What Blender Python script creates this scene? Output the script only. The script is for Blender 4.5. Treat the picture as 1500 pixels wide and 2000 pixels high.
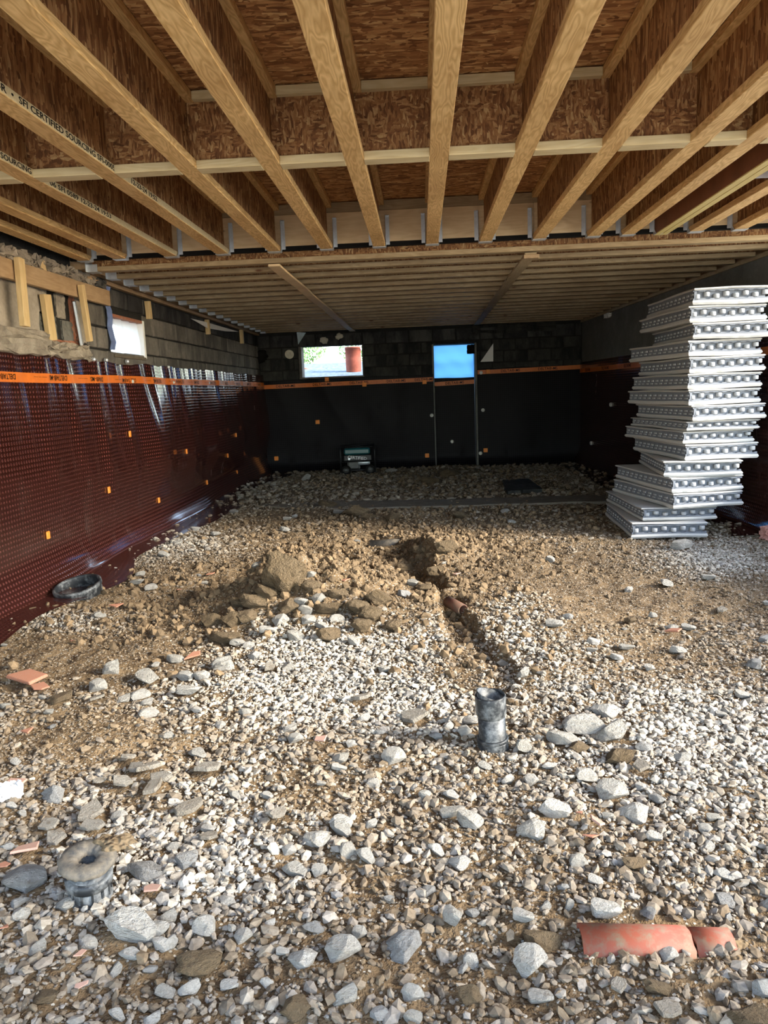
import bpy, bmesh, math, random
import numpy as np
from mathutils import Vector, Matrix, Euler

for o in list(bpy.data.objects): bpy.data.objects.remove(o)
SC = bpy.context.scene
COL = SC.collection
random.seed(7)
RNG = np.random.default_rng(11)

# ------------------------------------------------------------------ camera
F, PITCH, YAW, ROLL, HC = 1500.0, .1556, .053, .0382, 1.34
_cp, _sp, _cy, _sy = math.cos(PITCH), math.sin(PITCH), math.cos(YAW), math.sin(YAW)
FWD = np.array([-_sy*_cp, _cy*_cp, -_sp]); _r = np.array([_cy, _sy, 0.]); _d = np.cross(FWD, _r)
RIGHT = _r*math.cos(ROLL) + _d*math.sin(ROLL); DOWN = -_r*math.sin(ROLL) + _d*math.cos(ROLL)
CAM = np.array([0, 0, HC])
cd = bpy.data.cameras.new('camera'); co = bpy.data.objects.new('camera', cd); COL.objects.link(co)
cd.sensor_fit = 'HORIZONTAL'; cd.sensor_width = 36.0; cd.lens = 36.0*F/1500.0; cd.clip_start = .05; cd.clip_end = 500
m = Matrix.Identity(4)
for i in range(3):
    m[i][0] = RIGHT[i]; m[i][1] = -DOWN[i]; m[i][2] = -FWD[i]; m[i][3] = CAM[i]
co.matrix_world = m
SC.camera = co

# ------------------------------------------------------------------ world, sun, exposure
SUN_DIR = Vector((-.92, .29, -.44)).normalized()          # the way the light travels
w = bpy.data.worlds.new('sky'); SC.world = w; w.use_nodes = True
nt = w.node_tree; nt.nodes.clear()
sky = nt.nodes.new('ShaderNodeTexSky'); sky.sky_type = 'NISHITA'; sky.sun_disc = False
sky.sun_elevation = math.asin(-SUN_DIR.z); sky.sun_rotation = math.atan2(-SUN_DIR.x, -SUN_DIR.y)
sky.air_density = 1.0; sky.dust_density = .6; sky.ozone_density = 1.2
bg = nt.nodes.new('ShaderNodeBackground'); bg.inputs[1].default_value = .60
ow = nt.nodes.new('ShaderNodeOutputWorld')
hz = nt.nodes.new('ShaderNodeHueSaturation'); hz.inputs['Saturation'].default_value = .80
nt.links.new(sky.outputs[0], hz.inputs['Color']); nt.links.new(hz.outputs[0], bg.inputs[0]); nt.links.new(bg.outputs[0], ow.inputs[0])
sl = bpy.data.lights.new('sun', 'SUN'); sl.energy = 5.4; sl.angle = math.radians(16); sl.color = (1, .93, .80)
so = bpy.data.objects.new('sun', sl); COL.objects.link(so)
so.rotation_euler = SUN_DIR.to_track_quat('-Z', 'Y').to_euler(); so.location = (12, -6, 9)
vs = SC.view_settings
vs.view_transform = 'Standard'; vs.look = 'None'; vs.gamma = 1; vs.use_curve_mapping = False
vs.exposure = 1.18
SC.cycles.max_bounces = 5; SC.cycles.diffuse_bounces = 4; SC.cycles.glossy_bounces = 2; SC.cycles.transmission_bounces = 2; SC.cycles.transparent_max_bounces = 4

# ------------------------------------------------------------------ picture <-> place
def ray(px, py):
    d = FWD*F + RIGHT*(px-750) + DOWN*(py-1000); return d/d[1]
def onX(px, py, X): d = ray(px, py); return CAM + d*(X/d[0])
def onY(px, py, Y): d = ray(px, py); return CAM + d*Y
def onZ(px, py, Z=0.): d = ray(px, py); return CAM + d*((Z-HC)/d[2])
def project(x, y, z):
    d = np.stack([x, y, z-HC], -1); zc = np.maximum(d@FWD, .05)
    return 750+F*(d@RIGHT)/zc, 1000+F*(d@DOWN)/zc

# ------------------------------------------------------------------ noise
def _hash(i, j, s):
    n = (i*374761393 + j*668265263 + s*2147483647) & 0xffffffff
    n = ((n ^ (n >> 13))*1274126177) & 0xffffffff
    return ((n ^ (n >> 16)) & 0xffffff)/float(0xffffff)
def vnoise(x, y, s=0):
    x = np.asarray(x, float); y = np.asarray(y, float)
    i = np.floor(x).astype(np.int64); j = np.floor(y).astype(np.int64); u = x-i; v = y-j
    u = u*u*(3-2*u); v = v*v*(3-2*v)
    a = _hash(i, j, s)*(1-u)+_hash(i+1, j, s)*u; b = _hash(i, j+1, s)*(1-u)+_hash(i+1, j+1, s)*u
    return (a*(1-v)+b*v)*2-1
def fbm(x, y, f=1., o=4, s=0):
    r = 0.; a = 1.; t = 0.
    for k in range(o): r = r+a*vnoise(np.asarray(x)*f, np.asarray(y)*f, s+k*17); t += a; a *= .5; f *= 2.03
    return r/t
def sstep(a, b, x): t = np.clip((x-a)/(b-a), 0, 1); return t*t*(3-2*t)

# ------------------------------------------------------------------ object helpers
def link(o): COL.objects.link(o); return o
def tag(o, label=None, cat=None, group=None, kind=None):
    if label: o['label'] = label
    if cat: o['category'] = cat
    if group: o['group'] = group
    if kind: o['kind'] = kind
    return o
def empty(name, loc=(0, 0, 0), rot=(0, 0, 0)):
    o = bpy.data.objects.new(name, None); link(o); o.location = loc; o.rotation_euler = rot; o.empty_display_size = .1
    return o
def mesh_obj(name, me, mat=None, parent=None, loc=None, rot=None, scale=None):
    o = bpy.data.objects.new(name, me); link(o)
    if mat and not me.materials: me.materials.append(mat)
    if parent: o.parent = parent
    if loc is not None: o.location = loc
    if rot is not None: o.rotation_euler = rot
    if scale is not None: o.scale = scale
    return o
def bm_obj(name, bm, mat=None, parent=None, smooth=False, **k):
    me = bpy.data.meshes.new(name); bm.normal_update(); bm.to_mesh(me); bm.free()
    if smooth:
        for p in me.polygons: p.use_smooth = True
    return mesh_obj(name, me, mat, parent, **k)
def pd_mesh(name, v, f, smooth=False):
    me = bpy.data.meshes.new(name); me.from_pydata([tuple(a) for a in v], [], [tuple(a) for a in f]); me.update()
    if smooth:
        for p in me.polygons: p.use_smooth = True
    return me
def bbox(bm, x0, x1, y0, y1, z0, z1, bev=0):
    g = bmesh.ops.create_cube(bm, size=1.0)['verts']
    for v in g: v.co = Vector(((x0+x1)/2+v.co.x*(x1-x0), (y0+y1)/2+v.co.y*(y1-y0), (z0+z1)/2+v.co.z*(z1-z0)))
    if bev:
        es = list({e for v in g for e in v.link_edges})
        bmesh.ops.bevel(bm, geom=es, offset=bev, segments=1, affect='EDGES', profile=.5)
def box(name, x0, x1, y0, y1, z0, z1, mat, parent=None, bev=0, **k):
    bm = bmesh.new(); bbox(bm, x0, x1, y0, y1, z0, z1, bev); return bm_obj(name, bm, mat, parent, **k)
def grid_mesh(name, P, uv=None, smooth=True, flip=False):
    """P: (ny,nx,3) array of points"""
    ny, nx = P.shape[:2]
    idx = np.arange(ny*nx).reshape(ny, nx)
    q = np.stack([idx[:-1, :-1], idx[:-1, 1:], idx[1:, 1:], idx[1:, :-1]], -1).reshape(-1, 4)
    if flip: q = q[:, ::-1]
    me = bpy.data.meshes.new(name)
    me.vertices.add(ny*nx); me.vertices.foreach_set('co', P.reshape(-1).astype(np.float32))
    me.loops.add(q.size); me.loops.foreach_set('vertex_index', q.reshape(-1).astype(np.int32))
    me.polygons.add(len(q)); me.polygons.foreach_set('loop_start', np.arange(0, q.size, 4, dtype=np.int32))
    me.polygons.foreach_set('loop_total', np.full(len(q), 4, np.int32))
    me.polygons.foreach_set('use_smooth', np.full(len(q), smooth))
    if uv is not None:
        l = me.uv_layers.new(name='UVMap'); l.data.foreach_set('uv', uv.reshape(-1, 2)[q.reshape(-1)].reshape(-1).astype(np.float32))
    me.update(); me.validate(); return me
def tube_bm(bm, pts, r, n=10, cap=True):
    """swept tube through points"""
    pts = [Vector(p) for p in pts]; rings = []
    up = None
    for i, p in enumerate(pts):
        t = ((pts[min(i+1, len(pts)-1)]-pts[max(i-1, 0)])).normalized()
        if up is None: up = t.orthogonal().normalized()
        up = (up-t*up.dot(t)).normalized(); sd = t.cross(up)
        rr = r[i] if isinstance(r, (list, tuple)) else r
        rings.append([bm.verts.new(p+(up*math.cos(a)+sd*math.sin(a))*rr) for a in [2*math.pi*k/n for k in range(n)]])
    for a, b in zip(rings[:-1], rings[1:]):
        for k in range(n): bm.faces.new((a[k], a[(k+1) % n], b[(k+1) % n], b[k]))
    if cap: bm.faces.new(rings[0][::-1]); bm.faces.new(rings[-1])
def lathe_bm(bm, prof, n=32, closed=False, mat=None):
    """revolve list of (r,z) round Z"""
    M = mat or Matrix.Identity(4); rings = []
    for r, z in prof: rings.append([bm.verts.new(M @ Vector((r*math.cos(2*math.pi*k/n), r*math.sin(2*math.pi*k/n), z))) for k in range(n)])
    seq = list(zip(rings[:-1], rings[1:])) + ([(rings[-1], rings[0])] if closed else [])
    for a, b in seq:
        for k in range(n): bm.faces.new((a[k], a[(k+1) % n], b[(k+1) % n], b[k]))
def text_mesh(s, size, depth=.0004):
    cu = bpy.data.curves.new('lettering', 'FONT'); cu.body = s; cu.size = size; cu.extrude = depth; cu.resolution_u = 2; cu.offset = size*.012
    cu.align_x = 'LEFT'; cu.align_y = 'CENTER'
    o = bpy.data.objects.new('lettering', cu); link(o)
    me = bpy.data.meshes.new_from_object(o); bpy.data.objects.remove(o); bpy.data.curves.remove(cu)
    return me
def frame(loc, xdir, ydir):
    x = Vector(xdir).normalized(); y = Vector(ydir).normalized(); z = x.cross(y)
    M = Matrix.Identity(4)
    for i in range(3): M[i][0] = x[i]; M[i][1] = y[i]; M[i][2] = z[i]; M[i][3] = loc[i]
    return M
ORD = ['first', 'second', 'third', 'fourth', 'fifth', 'sixth', 'seventh', 'eighth', 'ninth', 'tenth', 'eleventh', 'twelfth', 'thirteenth',
       'fourteenth', 'fifteenth', 'sixteenth', 'seventeenth', 'eighteenth', 'nineteenth', 'twentieth']

# ------------------------------------------------------------------ materials
MATS = {}
class N:
    def __init__(s, name, rough=.8, spec=.3, metal=0):
        s.m = bpy.data.materials.new(name); s.m.use_nodes = True; s.t = s.m.node_tree; s.b = s.t.nodes['Principled BSDF']
        s.b.inputs['Roughness'].default_value = rough; s.b.inputs['Specular IOR Level'].default_value = spec; s.b.inputs['Metallic'].default_value = metal
        MATS[name] = s.m
    def n(s, typ, ins=None, **k):
        q = s.t.nodes.new('ShaderNode'+typ)
        for a, b in k.items(): setattr(q, a, b)
        for a, b in (ins or {}).items():
            if isinstance(b, bpy.types.NodeSocket): s.t.links.new(b, q.inputs[a])
            else: q.inputs[a].default_value = b
        return q
    def coord(s, which='Object', scale=(1, 1, 1), rnd=True, rot=(0, 0, 0)):
        c = s.n('TexCoord').outputs[which]
        if rnd:
            oi = s.n('ObjectInfo').outputs['Random']
            mul = s.n('VectorMath', {0: s.n('CombineXYZ', {0: oi, 1: oi, 2: oi}).outputs[0], 1: (37, 53, 71)}, operation='MULTIPLY').outputs[0]
            c = s.n('VectorMath', {0: c, 1: mul}, operation='ADD').outputs[0]
        return s.n('Mapping', {'Vector': c, 'Scale': scale, 'Rotation': rot}).outputs[0]
    def noise(s, v, scale, det=4, rough=.6, dist=0, out=0): return s.n('TexNoise', {'Vector': v, 'Scale': scale, 'Detail': det, 'Roughness': rough, 'Distortion': dist}).outputs[out]
    def ramp(s, fac, stops, interp='LINEAR'):
        q = s.n('ValToRGB', {0: fac}); q.color_ramp.interpolation = interp; e = q.color_ramp.elements
        while len(e) < len(stops): e.new(.5)
        for el, (p, c) in zip(e, stops): el.position = p; el.color = (*c, 1)
        return q.outputs[0]
    def mix(s, fac, a, b, typ='MIX'):
        q = s.n('Mix', data_type='RGBA', blend_type=typ)
        for key, val in ((0, fac), (6, a), (7, b)):
            if isinstance(val, bpy.types.NodeSocket): s.t.links.new(val, q.inputs[key])
            else: q.inputs[key].default_value = val if key == 0 else (*val, 1)
        return q.outputs[2]
    def math(s, op, a, b=0): return s.n('Math', {0: a, 1: b}, operation=op).outputs[0]
    def col(s, c):
        if isinstance(c, bpy.types.NodeSocket): s.t.links.new(c, s.b.inputs['Base Color'])
        else: s.b.inputs['Base Color'].default_value = (*c, 1)
        return s
    def bump(s, h, strength=.5, dist=.01):
        q = s.n('Bump', {'Height': h, 'Strength': strength, 'Distance': dist}); s.t.links.new(q.outputs[0], s.b.inputs['Normal']); return s
    def rough(s, f): s.t.links.new(f, s.b.inputs['Roughness'])

def plain(name, c, rough=.7, spec=.3, metal=0, var=.25, scale=12, bump=.0):
    q = N(name, rough, spec, metal); v = q.coord(); n = q.noise(v, scale, 5)
    q.col(q.ramp(n, [(.25, tuple(a*(1-var) for a in c)), (.75, tuple(min(1, a*(1+var)) for a in c))]))
    if bump: q.bump(n, bump, .01)
    return q.m

def osb(name, scale, scale2, dark=1.0):
    q = N(name, .75, .25)
    v = q.coord()
    wob = q.n('VectorMath', {0: q.noise(v, 5, 2, out=1), 1: (.05, .05, .05)}, operation='MULTIPLY').outputs[0]
    v2 = q.n('VectorMath', {0: v, 1: wob}, operation='ADD').outputs[0]
    def strands(sc, rot):
        mp = q.n('Mapping', {'Vector': v2, 'Scale': sc, 'Rotation': rot}).outputs[0]
        vo = q.n('TexVoronoi', {'Vector': mp, 'Scale': 1.0, 'Randomness': 1.0})
        return q.n('SeparateColor', {0: vo.outputs['Color']}).outputs[0], vo.outputs['Distance']
    a, da = strands(scale, (0, 0, 0)); b, db = strands(scale2, (.35, .3, .4))
    sel = q.math('GREATER_THAN', q.noise(v, 14, 2), .52)
    f = q.n('Mix', {0: sel, 2: a, 3: b}, data_type='FLOAT').outputs[0]
    d = dark
    c = q.ramp(f, [(0, (.115*d, .048*d, .019*d)), (.3, (.20*d, .090*d, .035*d)), (.6, (.28*d, .138*d, .054*d)), (.86, (.36*d, .20*d, .085*d)), (1, (.46*d, .30*d, .14*d))])
    fine = q.noise(q.n('Mapping', {'Vector': v2, 'Scale': tuple(k*2.2 for k in scale)}).outputs[0], 1.0, 4)
    c = q.mix(.55, c, q.ramp(fine, [(.3, (.35, .35, .35)), (.7, (1.1, 1.1, 1.1))]), 'MULTIPLY')
    big = q.noise(v, 1.6, 3)
    c = q.mix(.5, c, q.ramp(big, [(.3, (.62, .58, .55)), (.65, (1.05, 1.02, 1))]), 'MULTIPLY')
    q.col(c); return q.m
M_OSB_WEB = osb('osb_web', (40, 62, 9), (40, 48, 13), 1.6)
M_OSB_FLOOR = osb('osb_subfloor', (9, 60, 40), (17, 42, 40), 1.95)
M_OSB_BLOCK = osb('osb_blocking', (120, 60, 30), (34, 60, 100), 1.55)

def wood(name, c0, c1, axis, band=1.0, knots=True, ringscale=26, stain=.3):
    """sawn timber / veneer, grain along axis"""
    q = N(name, .62, .3)
    st = [1.0, 1.0, 1.0]; st[axis] = .16
    v = q.coord(scale=tuple(st))
    w_ = q.noise(v, 7, 3, .55)
    ring = q.math('FRACT', q.math('MULTIPLY', w_, ringscale))
    ring = q.math('ABSOLUTE', q.math('SUBTRACT', ring, .5))
    fine = q.noise(q.coord(scale=tuple(a*(4 if i != axis else 1.2) for i, a in enumerate(st))), 40, 3)
    f = q.math('ADD', q.math('MULTIPLY', ring, 1.15*band), q.math('MULTIPLY', fine, .55))
    c = q.ramp(f, [(.15, c0), (.85, c1)])
    big = q.noise(q.coord(), 2.2, 4)
    c = q.mix(stain, c, q.ramp(big, [(.35, (.55, .45, .36)), (.6, (1, 1, 1))]), 'MULTIPLY')
    if knots:
        k = q.n('TexVoronoi', {'Vector': q.coord(scale=tuple(2.2 if i == axis else 7 for i in range(3))), 'Scale': 1.0}).outputs['Distance']
        c = q.mix(q.ramp(k, [(.05, (1, 1, 1)), (.10, (0, 0, 0))]), c, (.16, .07, .03))
    q.col(c); return q.m
M_FLANGE = wood('veneer_flange', (.56, .32, .11), (.86, .585, .265), 1, .9, False, 22, .42)
M_FLANGE_X = wood('pine_flange_cross', (.33, .235, .125), (.50, .39, .235), 0, .6, True, 14, .5)
M_BLOCKFL = wood('pale_pine_flange', (.62, .48, .25), (.82, .70, .44), 0, .5, False, 14, .3)
M_LVL = wood('yellow_lvl', (.60, .46, .16), (.76, .62, .28), 1, .4, False, 10, .2)
M_REDLVL = plain('red_brown_lvl_face', (.20, .075, .035), .6, .3, var=.25, scale=6)
M_PLY = wood('pale_plywood', (.70, .50, .27), (.88, .70, .44), 0, .5, True, 10, .3)
M_PINE_Z = wood('pine_stake', (.60, .43, .20), (.78, .62, .36), 2, .5, True, 10, .3)
M_PINE_Y = wood('pine_plank', (.36, .24, .13), (.52, .38, .23), 1, .5, True, 10, .4)
M_STRAP = wood('strapping_board', (.42, .32, .18), (.60, .50, .33), 1, .5, True, 10, .4)
M_STEEL = plain('galvanised_steel', (.66, .70, .74), .38, .5, .55, .15, 30)
M_INK = plain('black_ink', (.012, .010, .009), .7, .2, var=.1)
M_DARK = plain('dark_void', (.012, .011, .010), .9, .1, var=.2)

def concrete(name, c, var=.35, bump=.4, scale=5, stain=None):
    q = N(name, .9, .2); v = q.coord(); n = q.noise(v, scale, 5, .65); n2 = q.noise(v, scale*9, 3, .7)
    col = q.ramp(n, [(.25, tuple(a*(1-var) for a in c)), (.7, tuple(a*(1+var) for a in c))])
    if stain:
        sm = q.ramp(q.noise(q.coord(scale=(1, 1, .35)), 2.3, 5, .7), [(.46, (0, 0, 0)), (.6, (1, 1, 1))])
        col = q.mix(sm, col, stain)
    col = q.mix(.6, col, q.ramp(q.n('ObjectInfo').outputs['Random'], [(0, (.62, .62, .62)), (1, (1.25, 1.24, 1.22))]), 'MULTIPLY')
    col = q.mix(.35, col, q.ramp(n2, [(.3, (.55, .55, .55)), (.7, (1.15, 1.15, 1.15))]), 'MULTIPLY')
    q.col(col); q.bump(q.math('ADD', n, q.math('MULTIPLY', n2, .4)), bump, .012); return q.m
M_BLOCK = concrete('grey_block', (.175, .163, .143), stain=(.10, .096, .088))
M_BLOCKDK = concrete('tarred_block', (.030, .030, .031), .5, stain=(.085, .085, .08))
M_BLOCKFAR = concrete('shade_toned_block', (.050, .050, .045), .4, stain=(.020, .021, .021))  # far blocks coloured darker to carry the gloom of the far end
M_MORTAR = concrete('dark_mortar', (.030, .029, .027))
M_PARGE = concrete('parged_cement', (.33, .295, .245), .25, .5, 4)
M_RUBBLE = concrete('rough_cement_ledge', (.33, .29, .235), .4, 1.0, 9)
M_WALLR = concrete('smooth_grey_concrete', (.165, .165, .15), .22, .15, 3)
M_FOOT = concrete('footing_concrete', (.17, .145, .11), .25, .3, 6)

def dimple(name, c, rough=.24, spec=.6, bs=.32, dirtk=.16):
    q = N(name, rough, spec)
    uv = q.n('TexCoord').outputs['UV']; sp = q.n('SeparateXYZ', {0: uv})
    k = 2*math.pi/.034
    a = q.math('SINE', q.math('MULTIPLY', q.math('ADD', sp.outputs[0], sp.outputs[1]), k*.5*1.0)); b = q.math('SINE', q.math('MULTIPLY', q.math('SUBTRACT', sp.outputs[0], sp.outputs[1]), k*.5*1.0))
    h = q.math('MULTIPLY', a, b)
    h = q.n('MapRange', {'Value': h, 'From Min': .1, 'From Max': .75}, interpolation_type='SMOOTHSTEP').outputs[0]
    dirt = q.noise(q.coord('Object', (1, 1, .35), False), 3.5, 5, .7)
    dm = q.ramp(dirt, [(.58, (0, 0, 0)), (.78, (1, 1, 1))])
    base = q.mix(h, c, tuple(x*3.0+.006 for x in c))  # dimple crests coloured paler to stand for their highlights
    q.col(q.mix(q.math('MULTIPLY', dm, dirtk), base, (.18, .145, .11)))
    q.rough(q.math('ADD', q.math('MULTIPLY', dm, .3), rough))
    q.bump(h, bs, .006); return q.m
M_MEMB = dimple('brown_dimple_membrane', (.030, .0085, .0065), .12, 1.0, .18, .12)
M_MEMBF = dimple('shade_dark_membrane', (.0035, .003, .004), .45, .09, .3, .03)  # the brown sheet again, its colour darkened for the dim far end
M_TAPE = plain('orange_tape', (.62, .155, .020), .45, .4, var=.12, scale=25)
M_PLUG = plain('orange_plug', (.85, .27, .035), .5, .4, var=.1)
M_WASHER = plain('pale_washer', (.7, .7, .66), .5, .4, var=.1)

M_EPS = plain('white_foam', (.50, .495, .475), .8, .3, var=.05, scale=30, bump=.1)
M_EPSG = plain('grey_foam', (.17, .185, .21), .8, .3, var=.12, scale=30, bump=.1)  # grey foam, toned darker to carry the shade on the stack side
M_FOAMBLOB = plain('expanding_foam', (.68, .64, .52), .8, .2, var=.15, scale=40, bump=.5)
M_WHITE = plain('white_sheet', (.78, .78, .76), .6, .3, var=.05)
def dusty(name, c, dust, amt=.5, rough=.5, scale=9):
    q = N(name, rough, .4); n = q.noise(q.coord(), scale, 6, .7)
    q.col(q.mix(q.ramp(n, [(.62-amt*.3, (0, 0, 0)), (.72-amt*.1, (1, 1, 1))]), c, dust)); q.bump(n, .25, .004); return q.m
M_ABS = dusty('dusty_black_pipe', (.016, .018, .020), (.19, .195, .19), .52, .45, 16)
M_ABSMUD = dusty('muddy_pipe_flange', (.05, .05, .05), (.20, .165, .12), .9, .8, 20)
M_ABSIN = plain('pipe_inside', (.02, .02, .02), .8, .2)
M_CLAY = dusty('terracotta_pipe', (.25, .064, .034), (.19, .135, .085), .55, .6, 26)
M_CLAYD = dusty('old_terracotta', (.12, .035, .02), (.09, .06, .035), .9, .8, 18)
M_CLAYS = dusty('terracotta_shard', (.36, .135, .075), (.33, .24, .17), .5, .8, 30)
M_PINKT = dusty('pink_tile_shard', (.42, .22, .165), (.42, .33, .26), .6, .8, 30)

# outdoor surfaces
M_EARTH = concrete('outdoor_earth', (.50, .44, .35), .35, .8, 2)
M_SLOPE = concrete('pebbly_slope', (.20, .25, .28), .75, 1.0, 14)
M_LEAF = plain('foliage', (.16, .30, .10), .7, .3, var=.6, scale=3)
def film(name, c, tr, rough=.4, alpha=None):
    q = N(name, rough, .4); q.col(c)
    t = q.n('BsdfTranslucent', {'Color': (*c, 1)}); mx = q.n('MixShader', {0: tr, 1: q.b.outputs[0], 2: t.outputs[0]})
    out = q.t.nodes['Material Output']
    last = mx.outputs[0]
    if alpha:
        tp = q.n('BsdfTransparent'); m2 = q.n('MixShader', {0: alpha, 1: last, 2: tp.outputs[0]}); last = m2.outputs[0]
    q.t.links.new(last, out.inputs[0]); return q.m
M_BLUE = film('blue_translucent_tarp', (.13, .38, .74), .72)
M_POLY = film('clear_plastic_film', (.92, .94, .97), .7, .25, .35)

# ground: damp brown dirt with fine grit
def dirt_mat():
    q = N('dirt', .92, .2); v = q.coord(rnd=False)
    n1 = q.noise(v, 1.3, 4, .65); n2 = q.noise(v, 14, 4, .7); n3 = q.noise(v, 70, 2, .7)
    c = q.ramp(n1, [(.3, (.105, .070, .038)), (.5, (.155, .106, .058)), (.7, (.225, .158, .090))])
    c = q.mix(.6, c, q.ramp(n2, [(.3, (.5, .47, .44)), (.7, (1.25, 1.22, 1.18))]), 'MULTIPLY')
    vo = q.n('TexVoronoi', {'Vector': v, 'Scale': 95.0}); g = q.n('SeparateColor', {0: vo.outputs['Color']})
    gm = q.math('MULTIPLY', q.math('GREATER_THAN', g.outputs[0], .66), q.math('LESS_THAN', vo.outputs['Distance'], .42))
    c = q.mix(gm, c, q.ramp(g.outputs[1], [(0, (.15, .12, .085)), (.6, (.30, .26, .20)), (1, (.52, .48, .41))]))
    q.col(c); h = q.math('ADD', q.math('ADD', n2, q.math('MULTIPLY', n3, .5)), q.math('MULTIPLY', gm, .35))
    q.bump(h, .9, .02); return q.m
M_DIRT = dirt_mat()
def stone_mat(name, lo, hi, dust=(.20, .145, .085), amt=.35):
    q = N(name, .88, .25); oi = q.n('ObjectInfo').outputs['Random']; v = q.coord()
    c = q.ramp(oi, [(0, lo), (1, hi)])
    n = q.noise(v, 2.6, 6, .7)
    c = q.mix(.7, c, q.ramp(n, [(.3, (.62, .60, .57)), (.68, (1.12, 1.12, 1.12))]), 'MULTIPLY')
    dm = q.ramp(q.noise(v, 1.4, 5, .7), [(.62-.25*amt, (0, 0, 0)), (.80-.25*amt, (1, 1, 1))])
    q.col(q.mix(q.math('MULTIPLY', dm, .8), c, dust)); q.bump(q.noise(v, 5, 4, .75), .75, .22); return q.m
M_ST = {'p': stone_mat('pale_limestone', (.50, .47, .41), (.70, .665, .60), amt=.15), 'g': stone_mat('grey_stone', (.34, .33, .31), (.50, .49, .465), amt=.2),
        'b': stone_mat('mud_clod', (.17, .118, .062), (.25, .18, .105), amt=.8), 's': stone_mat('flat_slate', (.36, .32, .26), (.52, .47, .395))}
def gravel_mat():
    q = N('gravel', .88, .25)
    a = q.n('Attribute', attribute_type='INSTANCER', attribute_name='tint').outputs['Color']
    n = q.noise(q.coord(rnd=True), 1.6, 2, .7)
    q.col(q.mix(.7, a, q.ramp(n, [(.3, (.62, .60, .56)), (.7, (1.15, 1.15, 1.15))]), 'MULTIPLY')); return q.m
M_GRAVEL = gravel_mat()

# ------------------------------------------------------------------ the room: main measures
XL, YF, ZC = -2.77, 13.4, 2.44                 # left wall face, far wall face, underside of the near joists
XR0, XR1 = 3.02, 2.74                          # right wall face near / far
YB = 6.19                                      # header beam face
DECK0 = -.3
def xr(y): return XR0+(XR1-XR0)*(y-6.5)/(YF-6.5)

# ground shape ------------------------------------------------------------
TR = [tuple(onZ(px, py, -.04)[:2]) for px, py in ((735, 1066), (770, 1090), (800, 1125), (860, 1180), (888, 1228), (945, 1295), (985, 1335), (975, 1385), (955, 1440))]
TRD = [.05, .15, .16, .085, .075, .05, .04, .02, .02]
TRW = [.22, .28, .20, .085, .075, .055, .05, .04, .03]
def trench(x, y):
    best = np.zeros_like(x)
    for (a, b, d0, d1, w0, w1) in zip(TR[:-1], TR[1:], TRD[:-1], TRD[1:], TRW[:-1], TRW[1:]):
        ax, ay = a; bx, by = b; L2 = (bx-ax)**2+(by-ay)**2
        t = np.clip(((x-ax)*(bx-ax)+(y-ay)*(by-ay))/L2, 0, 1)
        d = np.hypot(x-ax-t*(bx-ax), y-ay-t*(by-ay)); w_ = w0+t*(w1-w0)
        best = np.maximum(best, (d0+t*(d1-d0))*(1-sstep(.45*w_, 1.15*w_, d+.11*fbm(x, y, 6, 3, 5))))
    return best
def bump2(x, y, cx, cy, rx, ry): return np.exp(-(((x-cx)/rx)**2+((y-cy)/ry)**2))
def base_h(x, y):
    h = .022*fbm(x, y, .8, 3, 1)
    mo = bump2(x, y, -.84, 4.85, .48, .46)
    h = h+.22*mo+.08*bump2(x, y, -1.05, 5.02, .16, .18)+.04*bump2(x, y, -.35, 4.4, .5, .6)
    h = h-.11*bump2(x, y, -1.42, 5.25, .30, .32)-.07*bump2(x, y, -1.75, 5.0, .3, .12)
    h = h+.10*bump2(x, y, .10, 6.25, .28, .35)+.06*bump2(x, y, -.62, 6.15, .5, .3)+.05*bump2(x, y, -.3, 8.0, .5, .4)
    h = h+.05*bump2(x, y, .62, 4.2, .35, .9)+.08*bump2(x, y, .45, 12.6, .5, .35)+.05*bump2(x, y, -1.6, 11.5, 1.2, .9)
    return h
PATCH_D = [(150, 1285, 220, 45, .5), (190, 1450, 170, 65, .6), (600, 1560, 95, 50, .5), (60, 1600, 80, 40, .4), (720, 1730, 50, 35, .5), (720, 1900, 160, 45, .35),
           (330, 1895, 150, 40, .3), (1050, 1975, 80, 40, .4), (905, 1290, 40, 90, .4), (720, 1130, 220, 90, .35), (330, 1190, 200, 60, .4), (1000, 1120, 260, 70, .3),
           (1270, 1180, 220, 45, .3), (1280, 1310, 140, 50, .2), (640, 1470, 70, 35, .3), (280, 1570, 60, 30, .3), (420, 1370, 60, 30, .2),
           (1400, 1090, 130, 40, -.8), (1000, 1210, 80, 75, -.5), (650, 1320, 170, 75, -.5), (820, 1390, 100, 60, -.4), (1350, 1450, 230, 130, -.3),
           (300, 1710, 260, 80, -.4), (350, 1075, 120, 35, -.4), (130, 1215, 120, 28, -.5), (440, 960, 120, 28, -.35), (380, 1360, 110, 50, -.35), (640, 1255, 130, 45, -.40), (840, 1260, 60, 60, -.3)]
def dirtness(px, py):
    d = np.interp(py, [900, 1000, 1180, 1280, 1400, 1550, 1750, 2000], [.72, .80, .80, .68, .52, .45, .34, .40])
    for cx, cy, rx, ry, a in PATCH_D: d = d+a*np.exp(-(((px-cx)/rx)**2+((py-cy)/ry)**2))
    return np.clip(d, 0, 1)
PATCH_W = [(330, 1730, 290, 110, .45), (700, 1360, 330, 120, .38), (1000, 1250, 130, 130, .5), (1330, 1450, 260, 190, .35), (1420, 1090, 130, 50, .55),
           (350, 1075, 130, 40, .2), (130, 1215, 130, 30, .3), (450, 1560, 250, 90, .3), (400, 1340, 160, 70, .4), (640, 1255, 130, 45, .3)]
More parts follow.
